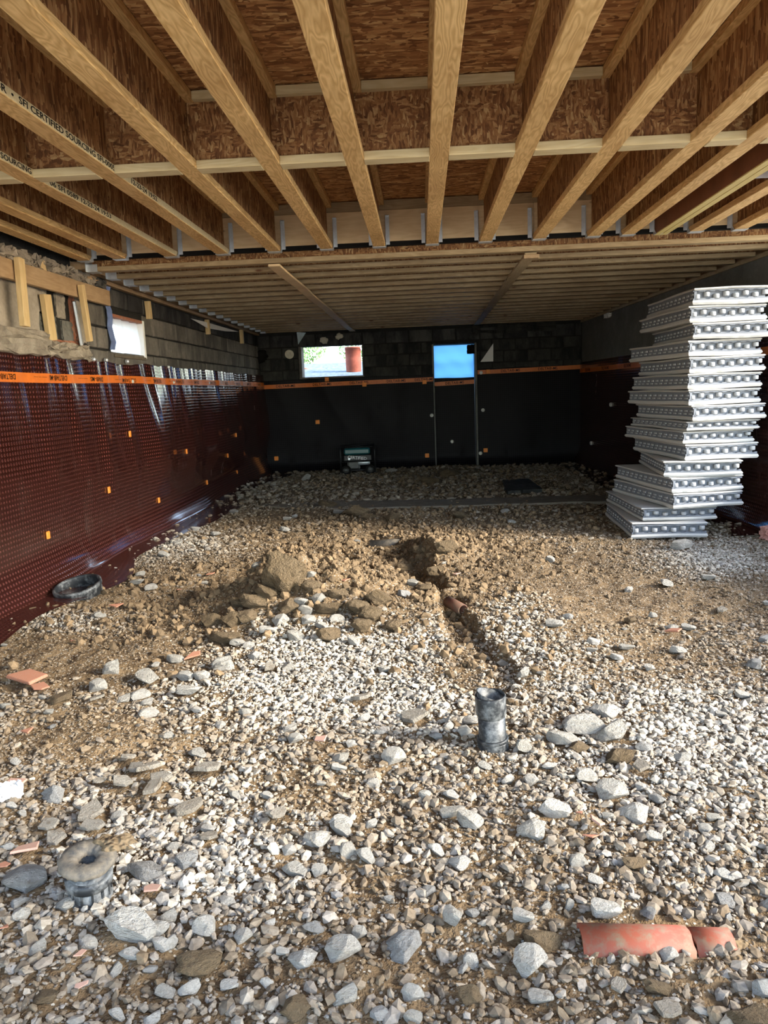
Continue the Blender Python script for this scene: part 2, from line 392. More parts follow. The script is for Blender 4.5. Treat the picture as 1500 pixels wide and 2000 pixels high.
def whiteness(px, py):
    d = np.interp(py, [900, 1200, 1500, 1750, 2000], [.40, .36, .34, .20, .14])
    for cx, cy, rx, ry, a in PATCH_W: d = d+a*np.exp(-(((px-cx)/rx)**2+((py-cy)/ry)**2))
    return np.clip(d, 0, 1)
def ground_h(x, y, fine=True):
    x = np.asarray(x, float); y = np.asarray(y, float)
    h = base_h(x, y)-trench(x, y)
    if fine:
        px, py = project(x, y, np.zeros_like(x)); D = dirtness(px, py)
        mo = bump2(x, y, -.75, 5.0, .8, .75)+.8*bump2(x, y, -.1, 6.0, .9, .7)
        h = h+.012*fbm(x, y, 5, 3, 3)+(.008+.010*D)*(1-2*np.abs(fbm(x, y, 6.5, 4, 9)))+.070*np.minimum(mo, 1)*(1-2*np.abs(fbm(x, y, 4.3, 4, 13)))+.006*fbm(x, y, 30, 2, 21)
    return h

ny, nx = 620, 470
Ys = .55*np.exp(np.linspace(0, math.log((YF+.55)/.55), ny)); Xs = np.linspace(-3.0, 3.3, nx)
GX, GY = np.meshgrid(Xs, Ys)
GZ = ground_h(GX, GY)
LY = np.log(Ys)
def gfast(x, y):
    x = np.clip(np.asarray(x, float), -2.99, 3.29); y = np.clip(np.asarray(y, float), .56, YF+.5)
    u = (x+3.0)/6.3*(nx-1); v = (np.log(y)-LY[0])/(LY[-1]-LY[0])*(ny-1); i = np.minimum(u.astype(int), nx-2); j = np.minimum(v.astype(int), ny-2); a = u-i; b = v-j
    return (GZ[j, i]*(1-a)+GZ[j, i+1]*a)*(1-b)+(GZ[j+1, i]*(1-a)+GZ[j+1, i+1]*a)*b
floor = mesh_obj('floor', grid_mesh('floor', np.stack([GX, GY, GZ], -1)), M_DIRT)
tag(floor, 'brown dirt floor strewn with gravel, with a mound and a dug trench', kind='structure')
def gz(x, y): return float(gfast(x, y))

# outdoor ground round the open sides
gm = bmesh.new()
bbox(gm, -40, 3.4, -60, .56, -.4, -.03); bbox(gm, 3.28, 60, -60, 60, -.4, -.03)
tag(bm_obj('outdoor_ground', gm, M_EARTH), 'sunlit bare earth yard outside the open end', kind='structure')
# raised earth behind the left and the far walls
gm = bmesh.new()
bbox(gm, -40, -3.25, .56, 60, -.4, 1.55);  bbox(gm, -.2, 1.5, 16.2, 60, -.4, 1.50); bbox(gm, 1.4, 3.3, 14.0, 60, -.4, 1.50)
gs = bmesh.new()
v = [gs.verts.new(p) for p in ((-3.3, 13.75, 1.56), (-.15, 13.75, 1.56), (-.15, 17.5, 2.02), (-3.3, 17.5, 2.02), (-3.3, 60, 2.3), (-.15, 60, 2.3), (-3.3, 13.75, -.4), (-.15, 13.75, -.4), (-.15, 60, -.4))]
gs.faces.new((v[0], v[1], v[2], v[3])); gs.faces.new((v[3], v[2], v[5], v[4])); gs.faces.new((v[6], v[7], v[1], v[0])); gs.faces.new((v[7], v[8], v[5], v[2], v[1]))
tag(bm_obj('outdoor_slope', gs, M_SLOPE), 'pebbly earth slope outside the far window', kind='structure')
tag(bm_obj('outdoor_bank', gm, M_EARTH), 'raised earth bank outside the basement walls', kind='structure')

# ------------------------------------------------------------------ walls
def wall_with_holes(name, u0, u1, z0, z1, holes, mk, mat):
    """boxes round rectangular holes; mk(bm,u0,u1,z0,z1)"""
    us = sorted({u0, u1, *[h[0] for h in holes], *[h[1] for h in holes]}); zs = sorted({z0, z1, *[h[2] for h in holes], *[h[3] for h in holes]})
    bm = bmesh.new()
    for a, b in zip(us[:-1], us[1:]):
        run = None
        for c, d in zip(zs[:-1], zs[1:]):
            inside = any(h[0]-1e-6 <= a and b <= h[1]+1e-6 and h[2]-1e-6 <= c and d <= h[3]+1e-6 for h in holes)
            if inside:
                if run: mk(bm, a, b, *run); run = None
            else: run = (run[0], d) if run else (c, d)
        if run: mk(bm, a, b, *run)
    return bm_obj(name, bm, mat)
LW = (6.98, 7.82, 1.755, 2.13)                       # left window: y0,y1,z0,z1
wl = wall_with_holes('wall_left', .6, YF+.4, -.3, 2.795, [LW], lambda bm, a, b, c, d: bbox(bm, XL-.28, XL-.02, a, b, c, d), M_MORTAR)
tag(wl, 'grey concrete block wall above the brown membrane, left side', kind='structure')
FW = (-2.08, -.96, 1.63, 2.15); FD = (.23, .95, -.3, 2.10)   # far window, doorway: x0,x1,z0,z1
wf = wall_with_holes('wall_far', XL-.28, XR1+.3, -.3, 2.80, [FW, FD], lambda bm, a, b, c, d: bbox(bm, a, b, YF+.02, YF+.28, c, d), M_MORTAR)
tag(wf, 'block wall at the far end, shade put into its dark colour', kind='structure')
bm = bmesh.new()
vs_ = [(XR0, 6.46), (XR1, YF+.3), (XR1+.28, YF+.3), (XR0+.28, 6.46)]
lo = [bm.verts.new((a, b, -.3)) for a, b in vs_]; hi = [bm.verts.new((a, b, 2.361)) for a, b in vs_]
bm.faces.new(lo[::-1]); bm.faces.new(hi)
for k in range(4): bm.faces.new((lo[k], lo[(k+1) % 4], hi[(k+1) % 4], hi[k]))
wr = bm_obj('wall_right', bm, M_WALLR); tag(wr, 'smooth grey concrete wall behind the stacked foam panels', kind='structure')
# unseen low wall and pier added on the right side to shade the foreground
bm = bmesh.new(); bbox(bm, XR0+.02, XR0+.24, .6, 6.46, -.3, .62); bbox(bm, XR0+.02, XR0+.26, -1.6, .6, -.3, 2.40)
tag(bm_obj('wall_right_shade', bm, M_WALLR), 'unseen low wall and pier added on the right to cast shade', kind='structure')

def block_mesh(l, h, d=.05, seed=0):
    r = random.Random(seed); bm = bmesh.new(); bbox(bm, 0, d, -l/2, l/2, -h/2, h/2, .007)
    for v in bm.verts: v.co += Vector((r.uniform(-.003, .003), r.uniform(-.004, .004), r.uniform(-.004, .004)))
    me = bpy.data.meshes.new('concrete_block'); bm.to_mesh(me); bm.free(); return me
BM = {}
def put_block(parent, mat, kind, face, u0, u1, z0, z1):
    """face 'L': on the left wall (along y), 'F': on the far wall (along x)"""
    l = round(u1-u0-.022, 2); h = round(z1-z0-.018, 2)
    if l < .03 or h < .03: return
    key = (mat.name, l, h, random.randrange(3))
    if key not in BM: BM[key] = block_mesh(l, h, .05, hash((l, h, key[3])) & 999); BM[key].materials.append(mat)
    o = bpy.data.objects.new('concrete_block', BM[key]); link(o); o.parent = parent
    j = random.uniform(-.006, .004)
    if face == 'L': o.location = (XL-.05+j, (u0+u1)/2, (z0+z1)/2)
    else: o.location = ((u0+u1)/2, YF+.05-j, (z0+z1)/2); o.rotation_euler = (0, 0, -math.pi/2)
def courses(parent, face, U0, U1, rows, holes, matf):
    for k, (z0, z1) in enumerate(rows):
        u = U0-(.2 if k % 2 else 0)
        while u < U1:
            a, b = max(u, U0), min(u+.4, U1)
            segs = [(a, b)]
            for h in holes:
                if h[2] < (z0+z1)/2 < h[3]:
                    ns = []
                    for s in segs:
                        if s[1] <= h[0] or s[0] >= h[1]: ns.append(s)
                        else:
                            if s[0] < h[0]: ns.append((s[0], h[0]))
                            if s[1] > h[1]: ns.append((h[1], s[1]))
                    segs = ns
            for s in segs:
                if s[1]-s[0] > .05: put_block(parent, matf(k, s[0]), '', face, s[0], s[1], z0, z1)
            u += .4
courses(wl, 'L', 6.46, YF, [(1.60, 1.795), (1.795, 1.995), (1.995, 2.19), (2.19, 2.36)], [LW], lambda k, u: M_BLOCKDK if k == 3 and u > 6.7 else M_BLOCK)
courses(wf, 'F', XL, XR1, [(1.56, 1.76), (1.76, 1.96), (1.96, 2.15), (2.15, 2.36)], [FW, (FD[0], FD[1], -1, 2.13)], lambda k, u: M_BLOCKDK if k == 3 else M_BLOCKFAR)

# parged cement zone of the left wall (near part) with its broken-open pocket
def lumpy(name, x0, x1, y0, y1, z0, z1, mat, parent, amp=.02, n=(4, 14, 6), seed=0):
    bm = bmesh.new(); bmesh.ops.create_cube(bm, size=1)
    bmesh.ops.subdivide_edges(bm, edges=bm.edges[:], cuts=7, use_grid_fill=True)
    r = random.Random(seed)
    for v in bm.verts:
        p = Vector(((x0+x1)/2+v.co.x*(x1-x0), (y0+y1)/2+v.co.y*(y1-y0), (z0+z1)/2+v.co.z*(z1-z0)))
        v.co = p+Vector((r.uniform(-1, 1), r.uniform(-1, 1), r.uniform(-1, 1)))*amp
    return bm_obj(name, bm, mat, parent)
lumpy('cement_render', XL-.03, XL+.012, 3.6, 5.62, 1.66, 2.36, M_PARGE, wl, .006, seed=1)
lumpy('cement_render', XL-.03, XL+.012, 5.62, 6.46, 1.66, 1.80, M_PARGE, wl, .012, seed=2)
lumpy('cement_ledge', XL-.02, XL+.05, 4.4, 5.66, 1.70, 1.86, M_RUBBLE, wl, .022, seed=3)
lumpy('cement_ledge', XL-.02, XL+.045, 5.66, 6.35, 1.69, 1.79, M_RUBBLE, wl, .024, seed=4)
lumpy('cement_render', XL-.03, XL+.005, 5.62, 6.46, 2.21, 2.36, M_PARGE, wl, .012, seed=5)
for k, (a, b, c, d) in enumerate([(5.64, 5.80, 2.02, 2.20), (5.66, 5.92, 1.83, 2.00), (5.96, 6.10, 2.0, 2.18), (6.02, 6.22, 1.83, 1.98), (6.26, 6.44, 1.83, 2.2)]):
    lumpy('hollow_tile', XL-.05, XL-.005, a, b, c, d, M_PARGE if k % 2 == 0 else M_WALLR, wl, .006, seed=10+k)
lumpy('broken_brick', XL-.05, XL+.0, 5.62, 6.34, 1.795, 1.825, M_CLAYS, wl, .012, seed=20)
lumpy('broken_brick', XL-.06, XL+.0, 6.20, 6.27, 1.84, 2.20, M_CLAYS, wl, .014, seed=21)
# mortar crust at the top of the left wall
for k in range(9):
    y0 = 4.6+k*.25
    lumpy('mortar_crust', XL-.06, XL+.03, y0, y0+.27, 2.31, 2.40, M_RUBBLE if k < 8 else M_BLOCK, wl, .022, seed=30+k)
lumpy('plaster_patch', .9, 2.3, YF-.005, YF+.06, 2.25, 2.42, M_BLOCKFAR, wf, .02, seed=41)

# sill plates and top trims
tag(box('trim_1', XL-.26, XL+.03, 6.5, YF, 2.365, 2.40, M_PINE_Y), 'sill plate along the top of the left block wall', kind='structure')
bm = bmesh.new()
p = [(XR0-.02, 6.46), (XR1-.02, YF), (XR1+.26, YF), (XR0+.26, 6.46)]
lo = [bm.verts.new((a, b, 2.362)) for a, b in p]; hi = [bm.verts.new((a, b, 2.40)) for a, b in p]
bm.faces.new(lo[::-1]); bm.faces.new(hi)
for k in range(4): bm.faces.new((lo[k], lo[(k+1) % 4], hi[(k+1) % 4], hi[k]))
bm2 = bmesh.new(); p2 = [(XR0+.03, 6.46), (XR1+.03, YF+.3), (XR1+.25, YF+.3), (XR0+.25, 6.46)]
lo = [bm2.verts.new((a, b, 2.401)) for a, b in p2]; hi = [bm2.verts.new((a, b, 2.795)) for a, b in p2]
bm2.faces.new(lo[::-1]); bm2.faces.new(hi)
for k in range(4): bm2.faces.new((lo[k], lo[(k+1) % 4], hi[(k+1) % 4], hi[k]))
tag(bm_obj('trim_3', bm2, M_PINE_Y), 'rim board closing the cross joists over the right wall', kind='structure')
tag(bm_obj('trim_2', bm, M_STRAP), 'pale sill plate along the top of the right concrete wall', kind='structure')

# ------------------------------------------------------------------ windows and doorway
w1 = empty('window_1', (XL, (LW[0]+LW[1])/2, LW[2])); tag(w1, 'small bright window opening in the left block wall covered with plastic', kind='structure')
def child_box(name, parent, x0, x1, y0, y1, z0, z1, mat, bev=0):
    L = parent.location; return box(name, x0-L.x, x1-L.x, y0-L.y, y1-L.y, z0-L.z, z1-L.z, mat, parent, bev)
child_box('window_jamb', w1, XL-.28, XL+.01, LW[1]-.045, LW[1], LW[2], LW[3], M_WHITE, .004)  # jamb coloured white to stand for the daylight on its reveal
child_box('window_head', w1, XL-.28, XL+.005, LW[0], LW[1]-.045, LW[3]-.03, LW[3], M_CLAYS, .004)
child_box('window_sill', w1, XL-.28, XL+.02, LW[0], LW[1]-.045, LW[2]-.015, LW[2]+.012, M_FOOT, .004)
P = np.zeros((14, 24, 3)); yy = np.linspace(LW[0], LW[1]-.045, 24); zz = np.linspace(LW[2], LW[3]-.03, 14)
for i in range(14):
    for j in range(24): P[i, j] = (XL-.045+.012*math.sin(j*1.1+.3*i)-w1.location.x, yy[j]-w1.location.y, zz[i]-w1.location.z)
mesh_obj('plastic_film', grid_mesh('plastic_film', P), M_POLY, w1)
w2 = empty('window_2', ((FW[0]+FW[1])/2, YF, FW[2])); tag(w2, 'glaring window opening in the far wall beside the doorway', kind='structure')
child_box('window_jamb', w2, FW[0], FW[0]+.05, YF-.01, YF+.28, FW[2], FW[3], M_BLOCK, .005)
child_box('window_jamb', w2, FW[1]-.025, FW[1], YF-.01, YF+.28, FW[2], FW[3], M_BLOCK, .005)
child_box('window_sill', w2, FW[0], FW[1], YF-.03, YF+.28, FW[2]-.03, FW[2], M_BLOCK, .005)
d1 = empty('door_1', ((FD[0]+FD[1])/2, YF, .05)); tag(d1, 'walled-up doorway with blue film over the top and membrane below', kind='structure')
child_box('door_jamb', d1, FD[0]-.02, FD[0]+.012, YF-.015, YF+.30, -.1, 2.10, M_WALLR, .004)
child_box('door_jamb', d1, FD[1]-.012, FD[1]+.02, YF-.015, YF+.30, -.1, 2.10, M_WALLR, .004)
child_box('door_head', d1, FD[0], FD[1], YF-.01, YF+.30, 2.09, 2.12, M_BLOCKDK, .004)
P = np.zeros((12, 16, 3))
for i in range(12):
    for j in range(16):
        x = FD[0]+.012+(FD[1]-FD[0]-.024)*j/15; z = 1.50+.59*i/11
        P[i, j] = (x-d1.location.x, YF+.26+.012*math.sin(i*1.3)+.006*math.sin(j*.9+i)-d1.location.y, z-d1.location.z)
mesh_obj('blue_film', grid_mesh('blue_film', P), M_BLUE, d1)
lumpy('torn_scrap', FD[1]-.13-d1.location.x, FD[1]-.02-d1.location.x, .02, .05, 1.93-.05, 2.06-.05, M_DARK, d1, .015, seed=61)

# outside the far window: a terracotta drum, a pole, hedge
def drum():
    bm = bmesh.new(); r, h = .155, .50
    lathe_bm(bm, [(0, 0), (r*.92, 0), (r*.94, .02), (r, h*.45), (r*1.02, h*.5), (r, h*.55), (r, h-.03), (r*1.06, h-.03), (r*1.06, h), (r*.95, h), (r*.93, h-.3), (0, h-.3)], 28)
    o = empty('terracotta_drum', (-1.30, 15.3, 1.72)); bm_obj('body', bm, plain('drum_brown', (.20, .055, .035), .7, .2), o, True)
    b2 = bmesh.new(); tube_bm(b2, [(r*math.cos(a)*1.08, -r*.4+.0, .42+.12*math.sin(a)) for a in np.linspace(0, math.pi, 10)], .008, 6); bm_obj('handle', b2, M_STEEL, o, True)
    tag(o, 'reddish brown drum standing outside the far window', 'drum')
drum()
bm = bmesh.new(); tube_bm(bm, [(-2.6, 16.3, 1.95), (-1.75, 15.9, 1.62)], .022, 8); tag(bm_obj('fallen_pole', bm, M_CLAYS), 'thin reddish pole leaning on the earth outside the far window', 'pole')
def hedge(loc, r, seed, label):
    rn = np.random.default_rng(seed); n = 900
    u = rn.normal(size=(n, 3)); u /= np.linalg.norm(u, axis=1)[:, None]; p = u*r*(rn.random(n)**.25)[:, None]*np.array([1.5, .8, .75])
    v = []; f = []
    for q_ in p:
        a = Vector(rn.normal(size=3)).normalized(); b = a.orthogonal().normalized(); s = .03+.03*rn.random(); k = len(v); q_ = Vector(q_)
        v += [q_-a*s, q_+b*s*.5, q_+a*s, q_-b*s*.5]; f.append((k, k+1, k+2, k+3))
    o = empty('leafy_bush', loc); fo = mesh_obj('foliage', pd_mesh('foliage', v, f), M_LEAF, o); fo['kind'] = 'stuff'
    b2 = bmesh.new(); tube_bm(b2, [(0, 0, -r), (0.02, 0, 0), (.05, .02, r*.4)], [.05, .04, .02], 7); bm_obj('stem', b2, M_PINE_Y, o)
    tag(o, label, 'bush')
hedge((-3.0, 19.5, 2.42), .45, 3, 'pale green bush seen through the left half of the far window')
hedge((-1.35, 20.0, 2.45), .50, 4, 'green bush behind the drum outside the far window')

# ------------------------------------------------------------------ dimpled membranes
def text_on(parent, s, size, M, mat=M_INK, name='lettering'):
    me = text_mesh(s, size); o = mesh_obj(name, me, mat); o.parent = parent; o.matrix_local = M; return o
def wrinkleL(Y, Z):
    top = sstep(.2, 1.6, Z); nearY = sstep(4.9, 6.4, Y)
    lean = Y-.33*(1.69-Z)*(.5+.5*vnoise(Y*.5, 0*Y, 8))
    ridge = 1-2*np.abs(vnoise(lean*2.1, Z*.35, 40)); ridge2 = 1-2*np.abs(vnoise(lean*5.5, Z*.6, 44))
    w_ = .036*ridge*top**.8+.012*ridge2*top**2+.12*sstep(0, 1.1, 1.69-Z)*sstep(.25, .8, Z)*(.45+.55*vnoise(lean*1.7, 0*Y, 57))*sstep(6.0, 7.5, Y)
    return (w_*(.35+.65*nearY)+.018*vnoise(Y*.9, Z*1.2, 50)+.014)*sstep(-.02, .12, Z+.05)+.012
def left_membrane():
    nY, nU = 560, 90
    Y = np.linspace(2.0, YF-.03, nY); U = np.linspace(-.30, 1.69, nU)
    UU, YY = np.meshgrid(U, Y, indexing='xy')
    flare = .12+.06*vnoise(YY*1.1, 0*YY, 3)
    Z = np.where(UU > 0, UU, 0)
    topw = .022*fbm(YY, 0*YY, 3, 3, 5)*sstep(1.4, 1.69, UU); Z = Z+topw
    X = XL+wrinkleL(YY, np.maximum(UU, 0))
    cur = np.clip((.34-UU)/.34, 0, 2); X = X+flare*cur**2*.9
    gzv = ground_h(np.minimum(X, 2.9), YY, False)
    Z = np.where(UU < .18, np.maximum(Z*1.0, 0)+gzv*.0, Z)
    Z = Z+(gzv+.03)*np.clip((.15-UU)/.15, 0, 1)
    P = np.stack([X, YY, Z], -1); uv = np.stack([YY, UU], -1)
    root = empty('dimpled_membrane', (XL, 7, 0)); off = np.array([XL, 7, 0])
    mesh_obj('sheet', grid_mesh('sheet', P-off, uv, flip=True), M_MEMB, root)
    tag(root, 'brown dimpled drainage membrane hung along the left wall', 'membrane')
    # orange printed tape on the sheet
    Yt = np.linspace(2.0, YF-.04, 560); Zt = np.linspace(-.5, .5, 5); A, B = np.meshgrid(Zt, Yt, indexing='xy')
    zc = 1.535+.008*vnoise(B*.7, 0*B, 4)
    ZZ = zc+A*.068; XX = XL+wrinkleL(B, ZZ)+.004
    tp = mesh_obj('tape', grid_mesh('tape', np.stack([XX, B, ZZ], -1)-off, flip=True), M_TAPE, root)
    def lx(y, z): return XL+float(wrinkleL(np.array([y]), np.array([z]))[0])+.0065
    y = 4.75; k = 0
    while y < 12.8:
        # lettering stands upside down on this sheet
        txt, sz = ((('DELTA\u00ae-MS', .052)) if k % 2 == 0 else ('\u2014\u2014 \u2014 \u2014\u2014', .03))
        me = text_mesh(txt, sz)
        for v in me.vertices:
            a, b = v.co.x, v.co.y
            yy_ = y+.42-a; z_ = 1.535-b
            v.co = Vector((lx(yy_, z_), yy_, z_))-Vector(off)
        mesh_obj('lettering', me, M_INK, tp)
        y += .40 if k % 2 == 0 else .32; k += 1
    # orange plugs
    for px, py in ((96, 1045), (211, 957), (246, 848), (356, 882), (309, 977), (440, 890), (407, 942), (466, 922), (453, 758+92)):
        q = onX(px, py, XL+.045); 
        bm = bmesh.new(); bbox(bm, -.010, .003, -.022, .022, -.028, .028, .004); bbox(bm, .003, .006, -.008, .008, -.010, .010)
        bm_obj('plug', bm, M_PLUG, root, loc=Vector((XL+float(wrinkleL(np.array([q[1]]), np.array([q[2]]))[0])+.012, q[1], q[2]))-Vector(off))
    for px, py in ((182, 702), (210, 703), (252, 706), (327, 717), (260, 745), (335, 747), (407, 748)):
        q = onX(px, py, XL+.05); bm = bmesh.new()
        lathe_bm(bm, [(0, .008), (.010, .007), (.017, 0), (.017, -.02)], 10, mat=Matrix.Rotation(math.pi/2, 4, 'Y'))
        bm_obj('washer', bm, M_WASHER if py > 730 else M_STEEL, root, loc=Vector((XL+float(wrinkleL(np.array([q[1]]), np.array([q[2]]))[0])+.008, q[1], q[2]))-Vector(off))
left_membrane()

def flat_membrane(name, label, x0, x1, yfun, ztop, zt, texts, plugs, washers, mat, amp=.02, zt1=None, seed=0, tapewash=True):
    """sheet on the far side; x along the wall, yfun(x) is the wall face there"""
    nX, nU = max(12, int((x1-x0)*40)), 44
    X = np.linspace(x0, x1, nX); U = np.linspace(-.10, ztop, nU); UU, XX = np.meshgrid(U, X, indexing='xy')
    def off(X_, Z_):
        a = (X_+.55*Z_)
        return .014+amp*(.6*(1-2*np.abs(vnoise(a*1.6, Z_*.5, 70+seed)))*sstep(.1, 1.5, Z_)+.7*vnoise(X_*1.2, Z_*1.3, 75+seed))+amp*.9
    Y = yfun(XX)-off(XX, UU)-.10*np.clip((.2-UU)/.2, 0, 2)**2
    Z = UU+.012*fbm(XX, 0*XX, 3, 2, 6)*sstep(ztop-.2, ztop, UU)
    loc = np.array([x0, float(yfun(np.array(x0))), 0])
    root = empty(name, loc); tag(root, label, 'membrane')
    mesh_obj('sheet', grid_mesh('sheet', np.stack([XX, Y, Z], -1)-loc, np.stack([XX, UU], -1), flip=False), mat, root)
    A, B = np.meshgrid(np.linspace(-.5, .5, 4), X, indexing='xy')
    ztl = (lambda x: zt+((zt1-zt)*(x-x0)/(x1-x0) if zt1 is not None else 0))
    ZZ = ztl(B)+A*.07
    tp = mesh_obj('tape', grid_mesh('tape', np.stack([B, yfun(B)-off(B, ZZ)-.004, ZZ], -1)-loc), M_TAPE, root)
    for s, sz, x in texts:
        me = text_mesh(s, sz)
        for v in me.vertices:
            xx = x+v.co.x; z_ = float(ztl(xx))+v.co.y
            v.co = Vector((xx, float(yfun(np.array(xx)))-float(off(np.array([xx]), np.array([z_]))[0])-.0065, z_))-Vector(loc)
        mesh_obj('lettering', me, M_INK, tp)
    for lst, kind in ((plugs, 'plug'), (washers, 'washer')):
        for xx, z_ in lst:
            yy_ = float(yfun(np.array(xx)))-float(off(np.array([xx]), np.array([z_]))[0]); bm = bmesh.new()
            if kind == 'plug': bbox(bm, -.036, .036, -.012, .012, -.036, .036, .006); bbox(bm, -.012, .012, -.016, -.012, -.012, .012)
            else: lathe_bm(bm, [(0, .014), (.022, .012), (.032, 0), (.032, -.02)], 12, mat=Matrix.Rotation(math.pi/2, 4, 'X'))
            bm_obj(kind, bm, M_PLUG if kind == 'plug' else M_WASHER, root, loc=Vector((xx, yy_-.01, z_))-Vector(loc))
    return root
def farxz(px, py): q = onY(px, py, YF); return (float(q[0]), float(q[2]))
T = 'DELTA\u00ae-MS'
flat_membrane('dimpled_membrane', 'shade-darkened dimpled membrane on the far wall between the left corner and the doorway', XL+.05, FD[0]-.01, lambda x: YF+0*x, 1.60, 1.49,
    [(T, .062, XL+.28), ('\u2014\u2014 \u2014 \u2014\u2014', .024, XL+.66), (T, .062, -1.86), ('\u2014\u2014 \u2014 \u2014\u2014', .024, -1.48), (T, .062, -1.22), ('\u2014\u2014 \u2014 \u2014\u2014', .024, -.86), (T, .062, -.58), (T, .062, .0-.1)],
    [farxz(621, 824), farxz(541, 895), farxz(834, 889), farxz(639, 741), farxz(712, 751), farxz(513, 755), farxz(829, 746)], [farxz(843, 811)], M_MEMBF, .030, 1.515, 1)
flat_membrane('dimpled_membrane', 'shade-darkened dimpled membrane stretched across the lower doorway under the blue film', FD[0]+.015, FD[1]-.015, lambda x: YF+.25+0*x, 1.53, 1.43,
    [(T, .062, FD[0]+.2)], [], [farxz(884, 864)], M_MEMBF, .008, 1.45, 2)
flat_membrane('dimpled_membrane', 'shade-darkened dimpled membrane on the far wall right of the doorway', FD[1]+.03, XR1-.02, lambda x: YF+0*x, 1.66, 1.60,
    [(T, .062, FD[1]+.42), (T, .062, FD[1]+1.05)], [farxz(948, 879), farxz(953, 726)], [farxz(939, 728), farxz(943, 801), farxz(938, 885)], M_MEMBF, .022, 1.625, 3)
def right_membrane():
    n = 320; nU = 60; Y = np.linspace(6.52, YF-.05, n); U = np.linspace(-.30, 1.70, nU); UU, YY = np.meshgrid(U, Y, indexing='xy')
    def off(Y_, Z_): return .02+.018*(1-2*np.abs(vnoise(Y_*1.5+.4*Z_, Z_*.4, 90)))*sstep(.2, 1.6, Z_)+.012
    X = xr(YY)-off(YY, UU)-(.12+.05*vnoise(YY, 0*YY, 12))*np.clip((.36-UU)/.36, 0, 2)**2
    Z = np.maximum(UU, 0)+(ground_h(np.minimum(X, 2.95), YY, False)+.025)*np.clip((.15-UU)/.15, 0, 1)
    loc = np.array([XR0, 6.52, 0]); root = empty('dimpled_membrane', loc); tag(root, 'dark dimpled membrane on the right wall behind the foam stack', 'membrane')
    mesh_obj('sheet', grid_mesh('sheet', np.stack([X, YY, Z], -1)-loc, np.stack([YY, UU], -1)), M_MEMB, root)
    A, B = np.meshgrid(np.linspace(-.5, .5, 4), Y, indexing='xy'); ZZ = 1.56+A*.07
    tp = mesh_obj('tape', grid_mesh('tape', np.stack([xr(B)-off(B, ZZ)-.004, B, ZZ], -1)-loc), M_TAPE, root)
    for y in (8.7, 9.8, 10.9, 12.0, 13.0):
        me = text_mesh(T, .062)
        for v in me.vertices:
            yy_ = y-v.co.x; z_ = 1.56+v.co.y
            v.co = Vector((xr(yy_)-float(off(np.array([yy_]), np.array([z_]))[0])-.0065, yy_, z_))-Vector(loc)
        mesh_obj('lettering', me, M_INK, tp)
    for px, py in ((1047, 845), (1203, 790), (1169, 865)):
        q = onX(px, py, 2.85); bm = bmesh.new(); lathe_bm(bm, [(0, .012), (.02, .01), (.03, 0), (.03, -.02)], 12, mat=Matrix.Rotation(-math.pi/2, 4, 'Y'))
        bm_obj('washer', bm, M_WASHER, root, loc=Vector((xr(min(q[1], 13.2))-.05, min(q[1], 13.2), q[2]))-Vector(loc))
right_membrane()

# ------------------------------------------------------------------ ceiling: subfloor panels
ceil = empty('ceiling', (0, DECK0, ZC+.356)); tag(ceil, 'oriented strand board subfloor over the joists', kind='structure')
y = DECK0; k = 0
while y < YF+.2:
    x = -3.1-(1.22 if k % 2 else 0)
    while x < 3.3:
        x0, x1 = max(x, -3.1), min(x+2.44, 3.3); y1 = min(y+1.22, YF+.3)
        if x1-x0 > .05: child_box('subfloor_panel', ceil, x0+.001, x1-.001, y+.001, y1-.001, ZC+.357, ZC+.375, M_OSB_FLOOR)
        x += 2.44
    y += 1.22; k += 1

# ------------------------------------------------------------------ near I-joists
S = .4064; X0 = .1223; FWID, FTH, JD = .092, .040, .352
JX = [X0+(i-4)*S for i in range(-3, 8)]; JX[0] = -2.60     # eleven I-joists, left to right
JX += [1.60]; LVLX = 1.852; JX += [2.105, 2.43, 2.80]
JX.sort()
YJ0 = DECK0+.02
def cbox(name, parent, x0, x1, y0, y1, z0, z1, mat, bev=.003):
    return child_box(name, parent, x0, x1, y0, y1, z0, z1, mat, bev)
joists = []
for i, x in enumerate(JX):
    j = empty('i_joist', (x, YJ0, ZC)); joists.append(j)
    cbox('bottom_flange', j, x-FWID/2, x+FWID/2, YJ0, YB-.004, ZC, ZC+FTH, M_FLANGE, .002)
    cbox('top_flange', j, x-FWID/2, x+FWID/2, YJ0, YB-.004, ZC+JD-FTH, ZC+JD, M_FLANGE, .002)
    # web in panels with visible butt joints
    ys = [YJ0]+sorted(random.sample([1.1, 2.0, 2.7, 3.3, 4.4, 4.9, 5.4, 5.8], 3))+[YB-.004]
    for a, b in zip(ys[:-1], ys[1:]): cbox('web', j, x-.006, x+.006, a+.002, b-.002, ZC+FTH-.002, ZC+JD-FTH+.002, M_OSB_WEB, 0)
    tag(j, f'long wooden I-joist overhead, {ORD[i]} from the left wall, running toward the header', 'joist', 'near I-joists')
